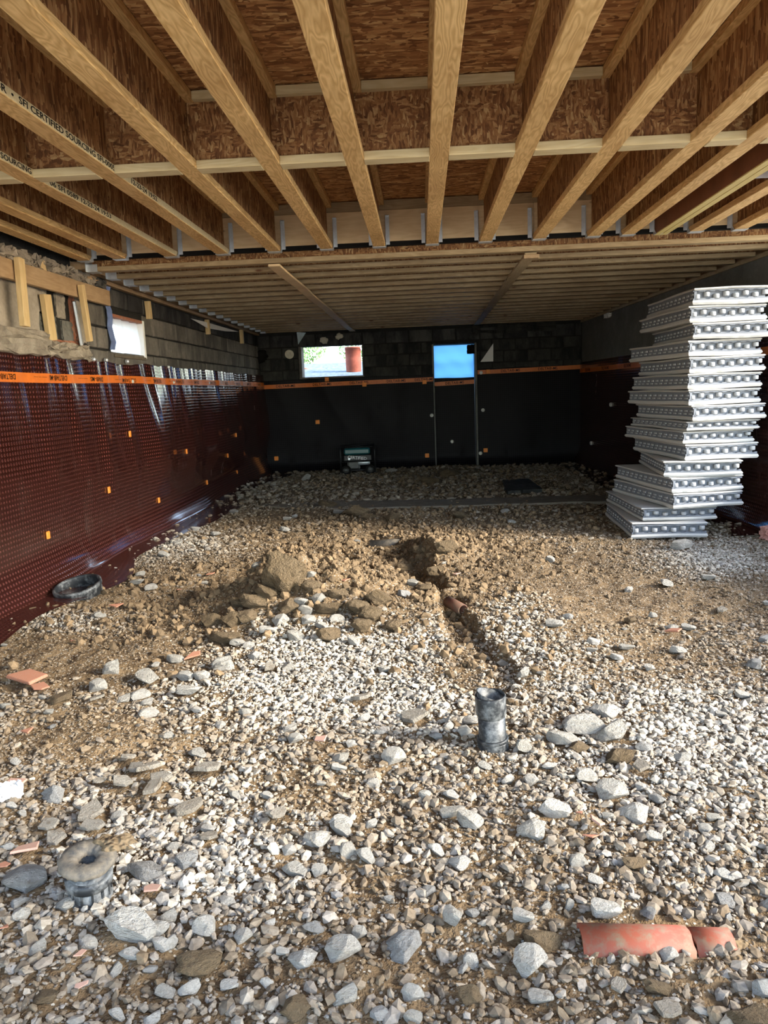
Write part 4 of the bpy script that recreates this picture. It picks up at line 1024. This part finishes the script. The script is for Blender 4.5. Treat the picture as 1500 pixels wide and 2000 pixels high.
def clay_pipe():
    a = onZ(1132, 1832, .02); b = onZ(1432, 1832, .02); a, b = Vector(a), Vector(b)
    g = gz((a.x+b.x)/2, (a.y+b.y)/2); L = (b-a).length; ang = math.atan2(b.y-a.y, b.x-a.x)
    o = empty('clay_drain_pipe', (a.x, a.y, g-.022), (0, math.radians(1.5), ang)); tag(o, 'broken terracotta drain pipe half buried in the gravel', 'pipe')
    R, r_ = .056, .046
    def seg(name, x0, x1, cut0=0, cut1=0, dz=0):
        bm = bmesh.new(); n = 28; rings = []
        rr = random.Random(int(x0*100))
        for xx, R_, c in ((x0, r_, cut0), (x0, R, cut0), ((x0+x1)/2, R, 0), (x1, R, cut1), (x1, r_, cut1)):
            ring = []
            for k in range(n):
                t = 2*math.pi*k/n; cz = math.cos(t); ring.append(bm.verts.new((xx+c*(.5-.5*cz)*(1 if xx > x0+.01 else -1)*.0-c*(1+math.sin(t))*.5+rr.uniform(-.002, .002)*(c != 0), math.sin(t)*R_, cz*R_+dz)))
            rings.append(ring)
        rings.append(rings[0])
        for A, B in zip(rings[:-1], rings[1:]):
            for k in range(n): bm.faces.new((A[k], B[k], B[(k+1) % n], A[(k+1) % n]))
        bmesh.ops.recalc_face_normals(bm, faces=bm.faces[:]); return bm_obj(name, bm, M_CLAY, o, True)
    seg('pipe_length', 0, L*.72, 0, .008); seg('broken_end', L*.735, L*.985, .008, -.0, -.004)
    bm = bmesh.new(); bmesh.ops.create_icosphere(bm, subdivisions=3, radius=1)
    for v in bm.verts: v.co = Vector((v.co.x*.045, v.co.y*.06, v.co.z*.03))*(1+.4*float(vnoise(v.co.x*3, v.co.y*3+v.co.z)))
    bm_obj('mud_clump', bm, M_ST['b'], o, True, loc=(L*.98, -.02, .01))
clay_pipe()
def half_ring():
    q = onZ(165, 1160, .02); g = gz(q[0], q[1]); o = empty('plastic_ring', (q[0]-.04, q[1]+.03, g-.03), (math.radians(10), math.radians(-9), .3)); tag(o, 'dusty black plastic pipe ring half buried beside the left membrane', 'pipe ring')
    bm = bmesh.new(); lathe_bm(bm, [(.150, -.05), (.158, -.05), (.158, .075), (.166, .085), (.166, .11), (.150, .115), (.146, .10)], 48, True); bm_obj('ring', bm, M_ABS, o, True)
    bm = bmesh.new(); lathe_bm(bm, [(.0, .03), (.14, .02)], 24); bm_obj('soil_fill', bm, M_DIRT, o)
half_ring()
def buried(px, py, r, L, rot, mat, label):
    q = onZ(px, py, -.06); g = gz(q[0], q[1]); bm = bmesh.new(); lathe_bm(bm, [(r*.8, 0), (r, 0), (r, L), (r*.8, L)], 24, True)
    o = bm_obj('buried_pipe', bm, mat, None, True, loc=(q[0], q[1], g+.012), rot=rot); tag(o, label, 'pipe')
buried(905, 1222, .035, .16, (-math.pi/2+.1, 0, .55), M_CLAYD, 'dark terracotta pipe end exposed in the trench')
buried(722, 1072, .05, .5, (0, math.pi/2, .1), M_ABSMUD, 'muddy grey pipe lying at the head of the trench')
tag(lumpy('foam_chunk', -.03, .03, -.035, .035, -.015, .03, M_WHITE, None, .012, seed=81), 'bright white broken foam chunk at the left edge of the gravel', 'foam')
q = onZ(20, 1566, 0); o = bpy.data.objects['foam_chunk']; o.location = (q[0], q[1], gz(q[0], q[1])+.02); o.scale = (1.1, .8, .8); o.rotation_euler = (0, .1, .5)

# ------------------------------------------------------------------ stones
def rock_mesh(seed, sub=3, planes=16, rough=.10, flat=1.0):
    rn = np.random.default_rng(seed); bm = bmesh.new(); bmesh.ops.create_icosphere(bm, subdivisions=sub, radius=1)
    V = np.array([v.co[:] for v in bm.verts])
    for _ in range(planes):
        n = rn.normal(size=3); n /= np.linalg.norm(n); d = rn.uniform(.40, .80); t = V@n; k = t > d; V[k] -= np.outer(t[k]-d, n)*.96
    nn = fbm(V[:, 0]*1.5+seed, V[:, 1]*1.5+V[:, 2]*1.1, 1.6, 4, seed)
    V *= (1+rough*nn)[:, None]; V /= np.abs(V).max(0)
    for v, c in zip(bm.verts, V): v.co = c
    me = bpy.data.meshes.new('stone'); bm.to_mesh(me); bm.free(); return me
def shard_mesh(seed, n=6, th=.16):
    rn = np.random.default_rng(seed); a = np.sort(rn.uniform(0, 2*math.pi, n)); a = a*.4+.6*np.linspace(0, 2*math.pi, n, endpoint=False)
    r = rn.uniform(.72, 1.0, n); bm = bmesh.new()
    top = [bm.verts.new((math.cos(t)*q_*.95, math.sin(t)*q_*.95, th)) for t, q_ in zip(a, r)]; bot = [bm.verts.new((math.cos(t)*q_, math.sin(t)*q_, -th)) for t, q_ in zip(a+.05, r)]
    bm.faces.new(top); bm.faces.new(bot[::-1])
    for k in range(n): bm.faces.new((bot[k], bot[(k+1) % n], top[(k+1) % n], top[k]))
    bmesh.ops.bevel(bm, geom=bm.edges[:], offset=.03, segments=1, affect='EDGES'); me = bpy.data.meshes.new('shard'); bm.to_mesh(me); bm.free(); return me
PROTO = {t: [] for t in 'pgbstk'}
def proto(t):
    L = PROTO[t]
    if len(L) < 7:
        s = 100*('pgbstk'.index(t))+len(L)
        if t in 'pg': me = rock_mesh(s, 3, 16, .09)
        elif t == 'b': me = rock_mesh(s, 3, 7, .28)
        elif t == 's': me = shard_mesh(s, 5+s % 3, .14)
        elif t == 't': me = shard_mesh(s, 3+s % 3, .08)
        else: me = shard_mesh(s, 4+s % 2, .08)
        me.materials.append({'t': M_CLAYS, 'k': M_PINKT}.get(t) or M_ST[t]); L.append(me); return me
    return random.choice(L)
HAND = '''55,1723,75,g,.9 252,1812,95,p,.8 303,1818,50,p,.4 333,1798,42,p,.8 405,1810,40,p,.9 283,1700,72,g,.6 108,1553,48,g,.9 182,1590,66,s,.7 98,1617,46,s,.6 182,1620,52,s,.6
110,1645,52,s,.5 230,1600,33,p,.6 410,1642,46,s,.4 407,1622,30,p,.7 373,1585,66,s,.3 43,1787,38,p,.8 37,1768,32,g,.7 133,1767,42,p,.6 168,1847,38,p,.8 253,1865,43,p,.5
313,1843,32,p,.8 335,1848,36,p,.9 80,1855,36,p,.9 92,1955,46,b,.6 377,1937,42,p,.8 380,1963,22,p,.9 393,1892,76,b,.3 230,1897,30,p,.7 228,1985,32,p,.7 370,1680,46,g,.8
663,1862,66,p,.7 790,1853,62,g,.8 682,1952,52,p,.7 883,1797,36,p,1.3 923,1882,28,p,1 700,1827,30,p,1 595,1877,50,p,.7 573,1700,46,p,.7 622,1705,35,p,.7 623,1643,50,p,.5
663,1613,42,p,.9 562,1663,28,p,.9 682,1663,30,p,1.2 713,1672,38,p,.8 900,1688,40,p,.7 580,1973,52,b,.8 913,1947,46,b,.8 997,1840,32,s,.9 1177,1783,50,p,.9 1030,1885,62,p,.8
1043,1623,52,p,.7 1285,1935,46,b,.8 1307,1980,50,s,.9 1463,1987,66,b,.6 1493,1937,36,g,1.2 1060,1842,62,b,.5 1207,1937,40,s,.7 1240,1692,42,b,.5 1410,1710,36,p,.6 1188,1548,62,p,.6
1242,1592,54,p,.8 1077,1587,56,p,.8 1147,1518,40,p,.6 1203,1435,62,p,.7 1145,1417,76,p,.55 1187,1393,54,p,.7 1092,1447,60,p,.4 1132,1463,38,b,.7 1025,1460,30,p,1 1037,1530,32,p,.9
1252,1460,36,g,.7 1213,1480,62,b,.6 1255,1507,46,s,.4 1333,1483,40,p,.5 1447,1360,32,p,.7 1070,1498,28,p,.5 546,1596,42,s,.7 664,1618,44,p,.9 764,1484,50,p,.8 666,1482,40,p,.6
660,1504,30,p,.6 810,1409,62,s,.35 708,1369,48,s,.6 630,1448,36,k,.8 714,1404,28,p,.8 920,1410,32,p,.6 906,1432,30,p,1 1024,1460,28,p,.9 574,1446,34,p,.7 570,1424,36,p,.6
852,1440,26,g,.8 620,1642,50,p,.6 914,1604,52,p,.7 880,1592,46,p,.6 223,1310,40,p,1 188,1343,38,p,.9 287,1327,50,p,.55 340,1288,36,p,.6 277,1358,38,p,.5 245,1368,34,p,.6
290,1375,30,p,.6 293,1393,38,p,.5 360,1323,40,p,.7 365,1352,46,p,.6 393,1323,32,p,.8 440,1298,46,p,.7 467,1257,28,p,.6 490,1263,26,p,.6 198,1203,24,p,.5 190,1368,34,s,.6
122,1368,52,b,.3 385,1473,40,p,.4 477,1392,26,p,.7 303,1300,24,p,.6 10,1383,22,p,.6 267,1142,30,p,.5 297,1150,26,p,.6 277,1123,24,p,.6 297,1507,64,s,.4 267,1508,50,s,.35
307,1528,58,s,.35 302,1547,58,s,.25 233,1537,52,s,.4 197,1530,28,s,.9 408,1510,62,s,.25 253,1487,36,s,.4 55,1330,92,t,.5 80,1347,40,t,.4 53,1437,42,t,.6 30,1542,62,k,.4
410,1127,24,t,.3 353,1159,22,t,.3 228,1187,30,t,.4 377,1288,36,t,.4 140,1258,18,t,.6 55,1663,62,k,.7 10,1700,24,t,.8 13,1823,28,t,.7 300,1743,40,k,.8 157,1870,24,k,1.2
160,1932,26,k,1 1133,1598,24,t,.7 1168,1612,48,k,.5 1155,1643,32,t,.7 1315,1239,38,t,.5 1073,1093,20,p,1 1230,1154,19,p,.9 1107,1205,22,g,.9 1312,1227,30,p,.6 1342,1228,28,p,.6
1410,1197,30,s,.5 1233,1213,26,b,.9 1080,1220,34,p,.6 1025,1318,28,p,.9 1303,1140,24,p,.7 1325,1068,46,p,.5 1380,1130,28,p,.6 1220,1267,30,p,.5 1320,1272,34,p,.4 1202,1285,26,p,.6
1155,1255,26,p,.6 1267,1307,24,p,.6 1475,1300,30,g,.7 1496,1250,28,g,.9 560,1125,84,b,1.35 627,1224,30,p,.8 645,1243,48,b,.8 440,1248,62,b,.6 499,1283,28,p,.9 440,1299,44,p,.7
528,1307,36,s,.6 563,1307,34,p,.6 467,1256,30,p,.6 749,1309,28,p,.6 803,1140,28,p,.6 893,1123,20,k,.9 741,1171,52,b,.8 707,1229,42,b,.9 608,1125,24,p,.7 585,1180,34,p,.8 620,1172,30,p,.8 545,1215,36,p,.8 600,1215,32,p,.7 660,1210,30,p,.7 520,1235,34,p,.7 575,1245,38,p,.7 690,1255,30,p,.7 470,1180,38,b,.9 450,1215,44,b,.8 410,1215,46,b,.7 520,1160,44,b,.9 610,1150,40,b,.8 725,1205,46,b,.9 770,1225,36,b,.8 830,1150,34,b,.8 790,1110,32,b,.8 850,1120,36,b,.8 595,1195,28,p,.9
677,1136,24,t,.9 792,1165,28,g,.8 500,1175,60,b,.8 640,1190,50,b,.7 560,1190,46,b,.8 480,1205,50,b,.7 700,1190,46,b,.8 660,1160,38,b,.8 820,1075,30,b,.8 870,1070,44,b,.8
700,1000,48,b,.6 720,1010,30,b,.6 640,985,36,b,.6 900,1010,40,b,.6 770,1010,34,b,.7 985,1000,20,p,.6 1000,1020,18,p,.6 660,1002,22,p,.5 555,1035,22,p,.6 505,1105,24,p,.6
420,1045,22,p,.5 380,1035,24,p,.5 350,1062,26,p,.6 320,1085,26,p,.6 455,1000,20,p,.5 560,1015,18,p,.6 840,940,34,b,.7 880,925,40,b,.6 765,920,24,p,.5 600,935,26,p,.4'''
LAND = {'the upright black pipe': onZ(965, 1466), 'the mud crusted pipe flange': onZ(178, 1755), 'the broken terracotta pipe': onZ(1280, 1832), 'the dirt mound': onZ(570, 1190),
        'the trench': onZ(880, 1230), 'the white foam stack': onZ(1290, 1060), 'the half buried plastic ring': onZ(160, 1165), 'the concrete footing strip': onZ(760, 985)}
KIND = {'p': 'pale limestone rock', 'g': 'grey stone', 'b': 'brown mud clod', 's': 'flat slab stone', 't': 'terracotta shard', 'k': 'pinkish tile shard'}
CATS = {'p': 'rock', 'g': 'rock', 'b': 'clod', 's': 'rock', 't': 'shard', 'k': 'shard'}
OBJN = {'p': 'limestone_rock', 'g': 'grey_stone', 'b': 'mud_clod', 's': 'slab_stone', 't': 'terracotta_shard', 'k': 'tile_shard'}
GRP = {'p': 'pale rocks on the floor', 'g': 'grey stones on the floor', 'b': 'mud clods on the floor', 's': 'flat stones on the floor', 't': 'terracotta shards on the floor', 'k': 'pink tile shards on the floor'}
stones = []
for tok in HAND.split():
    a = tok.split(','); stones.append((float(a[0]), float(a[1]), float(a[2]), a[3], float(a[4])))
taken = {}
placed = []
def ground_hit(px, py):
    d = ray(px, py); t = np.geomspace(.7, YF, 700); P_ = CAM+d*t[:, None]; h = gfast(P_[:, 0], P_[:, 1]); k = np.argmax(P_[:, 2] <= h)
    if k == 0: q_ = onZ(px, py, 0); return q_[0], q_[1], gz(q_[0], q_[1])
    return P_[k, 0], P_[k, 1], h[k]
def add_stone(px, py, wpx, t, asp, label=None):
    x, y_, z = ground_hit(px, py+wpx*asp*.2); s = 1.14*wpx/F*math.hypot(y_, HC)/2
    me = proto(t); hgt = {'s': .9, 't': .9, 'k': .9}.get(t, asp*.72)
    yaw = random.uniform(0, 6.28)
    if t in 'stk': sc = (s, s*random.uniform(.5, .75), s*.8); rot = (random.uniform(-.22, .28), random.uniform(-.2, .2), random.uniform(-.5, .5)+(0 if random.random() < .6 else 1.2)); lift = .016+s*.18
    else: sc = (s, s*random.uniform(.65, .9), s*min(1.1, max(.4, hgt))); rot = (random.uniform(-.2, .2), random.uniform(-.2, .2), random.uniform(-.4, .4)); lift = sc[2]*.66
    o = mesh_obj(OBJN[t], me, None, None, (x, y_, z+lift), rot, sc); placed.append((x, y_, s))
    return o, (x, y_)
recs = []
for (px, py, wpx, t, asp) in stones:
    o, xy = add_stone(px, py, wpx, t, asp); recs.append((o, px, py, wpx, t, xy))
# labels: kind, side and nearest landmark, ranked by size where several share them
def side(px, py, lm):
    L = LAND[lm]; lpx, lpy = project(np.array([L[0]]), np.array([L[1]]), np.array([0.])); dx, dy = px-float(lpx[0]), py-float(lpy[0])
    if abs(dx) > 1.3*abs(dy): return 'right of' if dx > 0 else 'left of'
    return 'in front of' if dy > 0 else 'behind'
def small_tag(o, t, px, py, lm):
    sd = side(px, py, lm); tag(o, f'small {KIND[t]} loose on the dirt {sd} {lm}', CATS[t], f'small loose {OBJN[t]} {sd} {lm}'.replace('_', ' '))
bykey = {}
for rec in recs:
    o, px, py, wpx, t, xy = rec
    lm = min(LAND, key=lambda k: math.hypot(LAND[k][0]-xy[0], LAND[k][1]-xy[1]))
    if wpx < 23: small_tag(o, t, px, py, lm); continue
    bykey.setdefault((t, side(px, py, lm), lm), []).append(rec)
for (t, sd_, lm), L in bykey.items():
    L.sort(key=lambda r: -r[3]/F*math.hypot(r[5][1], HC))
    for k, rec in enumerate(L):
        rank = '' if len(L) == 1 else ('largest ' if k == 0 else (f'{ORD[k]} largest ' if k < 20 else 'smaller '))
        tag(rec[0], f'{rank}{KIND[t]} {sd_} {lm}', CATS[t], GRP[t])
# further loose stones, alike
rs = random.Random(5); n = 0; tries = 0
while n < 95 and tries < 4000:
    tries += 1; py = 1000+1000*rs.random()**.8; px = rs.uniform(-40, 1540)
    wpx = np.interp(py, [1000, 1300, 1600, 2000], [13, 17, 24, 32])*rs.uniform(.8, 1.35)
    x, y_, z = ground_hit(px, py); s = wpx/F*y_/2
    if x < XL+.3 or x > 2.9 or (y_ > 6.3 and x > 1.6) or any(math.hypot(x-a, y_-b) < s+c+.01 for a, b, c in placed): continue
    dd = float(dirtness(np.array([px]), np.array([py]))[0])
    if rs.random() < .5*dd: continue
    t = 'p' if rs.random() < .85 else 'g'; o, xy = add_stone(px, py, wpx, t, rs.uniform(.5, .9)); n += 1
    small_tag(o, t, px, py, min(LAND, key=lambda k: math.hypot(LAND[k][0]-xy[0], LAND[k][1]-xy[1])))

# ------------------------------------------------------------------ gravel (stuff): instanced chips
def chip_obj():
    """the chips are instances of these individually visible stones"""
    out = []
    for k in range(8):
        px, py = [(1240, 1760), (760, 1760), (455, 1820), (1100, 1740), (905, 1900), (1340, 1640), (520, 1930), (1420, 1800)][k]
        me = rock_mesh(900+k, 1, 6, .10); me.materials.append(M_ST['g' if k % 2 else 'p']); x, y_, z = ground_hit(px, py); s = .017
        o = mesh_obj('gravel_chip', me, None, None, (x, y_, z+.010), (.2*k, .3, k), (s, s*.75, s*.55))
        tag(o, 'angular gravel chip among the loose gravel', 'gravel', 'single gravel chips'); out.append(o)
    return out
CHIPS = chip_obj()
def scatter(name, label, pts, scl, rot, tint, cat='gravel'):
    n_ = len(pts); me = bpy.data.meshes.new(name); me.vertices.add(n_); me.vertices.foreach_set('co', pts.reshape(-1).astype(np.float32))
    for nm, dat in (('scl', scl), ('rotv', rot)):
        a = me.attributes.new(nm, 'FLOAT_VECTOR', 'POINT'); a.data.foreach_set('vector', dat.reshape(-1).astype(np.float32))
    a = me.attributes.new('tint', 'FLOAT_COLOR', 'POINT'); a.data.foreach_set('color', np.concatenate([tint, np.ones((n_, 1))], 1).reshape(-1).astype(np.float32))
    a = me.attributes.new('pick', 'INT', 'POINT'); a.data.foreach_set('value', RNG.integers(0, len(CHIPS), n_).astype(np.int32))
    me.update(); o = mesh_obj(name, me)
    ng = bpy.data.node_groups.new(name, 'GeometryNodeTree'); ng.interface.new_socket('Geometry', in_out='INPUT', socket_type='NodeSocketGeometry'); ng.interface.new_socket('Geometry', in_out='OUTPUT', socket_type='NodeSocketGeometry')
    A = lambda t, **k: (lambda q_: ([setattr(q_, a_, b_) for a_, b_ in k.items()], q_)[1])(ng.nodes.new(t))
    gi, go = A('NodeGroupInput'), A('NodeGroupOutput'); G2I = A('GeometryNodeGeometryToInstance')
    for c in CHIPS[::-1]:
        oi = A('GeometryNodeObjectInfo', transform_space='ORIGINAL'); oi.inputs['Object'].default_value = c
        sm = A('GeometryNodeSetMaterial'); sm.inputs['Material'].default_value = M_GRAVEL; ng.links.new(oi.outputs['Geometry'], sm.inputs[0])
        gti = A('GeometryNodeGeometryToInstance'); ng.links.new(sm.outputs[0], gti.inputs[0])
        A_join = globals().setdefault('_join_'+name, None)
        if A_join is None: A_join = A('GeometryNodeJoinGeometry'); globals()['_join_'+name] = A_join
        ng.links.new(gti.outputs[0], A_join.inputs[0])
    ng.nodes.remove(G2I)
    iop = A('GeometryNodeInstanceOnPoints'); iop.inputs['Pick Instance'].default_value = True
    ng.links.new(gi.outputs[0], iop.inputs['Points']); ng.links.new(globals()['_join_'+name].outputs[0], iop.inputs['Instance'])
    def attr(nm, typ):
        q_ = A('GeometryNodeInputNamedAttribute', data_type=typ); q_.inputs['Name'].default_value = nm; return [s for s in q_.outputs if s.enabled][0]
    ng.links.new(attr('pick', 'INT'), iop.inputs['Instance Index'])
    e2r = A('FunctionNodeEulerToRotation'); ng.links.new(attr('rotv', 'FLOAT_VECTOR'), e2r.inputs[0]); ng.links.new(e2r.outputs[0], iop.inputs['Rotation'])
    ng.links.new(attr('scl', 'FLOAT_VECTOR'), iop.inputs['Scale']); ng.links.new(iop.outputs[0], go.inputs[0])
    o.modifiers.new('scatter', 'NODES').node_group = ng
    tag(o, label, cat, kind='stuff'); return o
def tints(W, D, n_):
    dark = np.array([.150, .118, .084]); mid = np.array([.275, .238, .190]); grey = np.array([.30, .285, .265]); pale = np.array([.58, .54, .465]); mud = np.array([.180, .126, .072])
    u = RNG.random(n_); t = np.clip(W*.82+.70*(u-.5)+.03, 0, 1)[:, None]
    c = np.where(t < .4, dark+(mid-dark)*(t/.4), mid+(pale-mid)*((t-.4)/.6))
    g_ = (RNG.random(n_) < .25)[:, None]; c = np.where(g_ & (t < .7), c*.35+grey*.65, c)
    m_ = np.clip(D*1.1-.25+.5*(RNG.random(n_)-.5), 0, .85)[:, None]; c = c*(1-m_)+mud*m_
    return c*RNG.uniform(.85, 1.15, (n_, 1))
def sample(n_, y0, y1, x0=XL+.1, x1=3.0, pw=1.0):
    y_ = y0+(y1-y0)*RNG.random(n_)**pw; x = RNG.uniform(x0, x1, n_); return x, y_
def layer(n_, y0, y1, size, sig, keep, zl=.35, mudbias=0, pw=1.0, xlim=None):
    x, y_ = sample(n_, y0, y1, pw=pw)
    px, py = project(x, y_, np.zeros_like(x)); D = dirtness(px, py)+.28*fbm(x, y_, 1.7, 4, 60); W = whiteness(px, py)+.22*fbm(x, y_, 2.3, 3, 66)
    if xlim: k0 = np.abs(px-750) < 750+xlim
    else: k0 = np.ones(n_, bool)
    for a_, b_, c_ in placed+CLEAR: k0 &= ((x-a_)**2+((y_-b_)*1.0)**2) > (c_*.80)**2
    k = k0 & (RNG.random(n_) < keep(D)); x, y_, D, W = x[k], y_[k], D[k], W[k]; m_ = len(x)
    s = size*np.exp(sig*RNG.normal(size=m_)); s = np.clip(s, size*.45, size*2.3)
    sc = np.stack([s, s*RNG.uniform(.55, .9, m_), s*RNG.uniform(.35, .7, m_)], -1)
    z = gfast(x, y_)+sc[:, 2]*zl+RNG.uniform(0, .008, m_)*(1-np.clip(D, 0, 1))
    rot = np.stack([RNG.normal(0, .35, m_), RNG.normal(0, .35, m_), RNG.uniform(0, 6.283, m_)], -1)
    return np.stack([x, y_, z], -1), sc, rot, tints(np.clip(W, 0, 1), np.clip(D+mudbias, 0, 1), m_)
CLEAR = [(float(q_[0]), float(q_[1]), r_) for q_, r_ in ((onZ(965, 1466), .07), (onZ(178, 1755), .07), (onZ(160, 1165), .16), (onZ(1190, 1832), .07), (onZ(1280, 1832), .07), (onZ(1370, 1832), .07), (onZ(1230, 1832), .06), (onZ(1330, 1832), .06))]
def cat_(L): return [np.concatenate(q_) for q_ in zip(*L)]
kp = lambda a, b: (lambda D: np.clip(a-b*np.clip(D, 0, 1), 0, 1))
big = cat_([layer(66000, .8, 3.2, .0100, .45, kp(1.15, 1.05)), layer(100000, 3.2, 6.5, .0086, .50, kp(1.05, 1.08)), layer(22000, 6.5, 9.2, .0145, .45, kp(.95, .92)), layer(10000, 9.2, 13.3, .023, .50, kp(1.0, .8))])
scatter('loose_gravel', 'loose crushed limestone gravel covering the floor', *big)
fine = cat_([layer(36000, .8, 3.4, .0054, .35, kp(.9, .35), .4, .1, xlim=250), layer(36000, 3.4, 7.0, .0066, .35, kp(.85, .35), .4, .1, xlim=250), layer(16000, 7.0, 13.0, .012, .4, kp(.8, .4), .4, .1)])
scatter('fine_grit', 'fine grit and soil crumbs between the stones', *fine, cat='grit')
def clodlayer(n_, cx, cy, rx, ry, size):
    x = RNG.normal(cx, rx, n_); y_ = RNG.normal(cy, ry, n_); s = size*.72*np.exp(.72*RNG.normal(size=n_)); s = np.clip(s, .004, .034)
    sc = np.stack([s, s*RNG.uniform(.7, 1, n_), s*RNG.uniform(.5, .85, n_)], -1); z = gfast(x, y_)+sc[:, 2]*.3
    t = np.array([.160, .110, .062])*RNG.uniform(.65, 1.35, (n_, 1)); return np.stack([x, y_, z], -1), sc, RNG.uniform(0, 6.28, (n_, 3)), t
cl = cat_([clodlayer(3000, -.8, 4.9, .5, .4, .012), clodlayer(3000, -.1, 6.1, .6, .5, .014), clodlayer(2400, 0, 7.8, 1.1, .8, .015), clodlayer(1400, .2, 4.4, .25, .6, .011), clodlayer(900, -1.7, 5.0, .5, .5, .018), clodlayer(900, .2, 11.5, 1.2, .9, .03)])
scatter('soil_crumbs', 'loose brown soil clods heaped on the mound and trench edges', *cl, cat='soil')
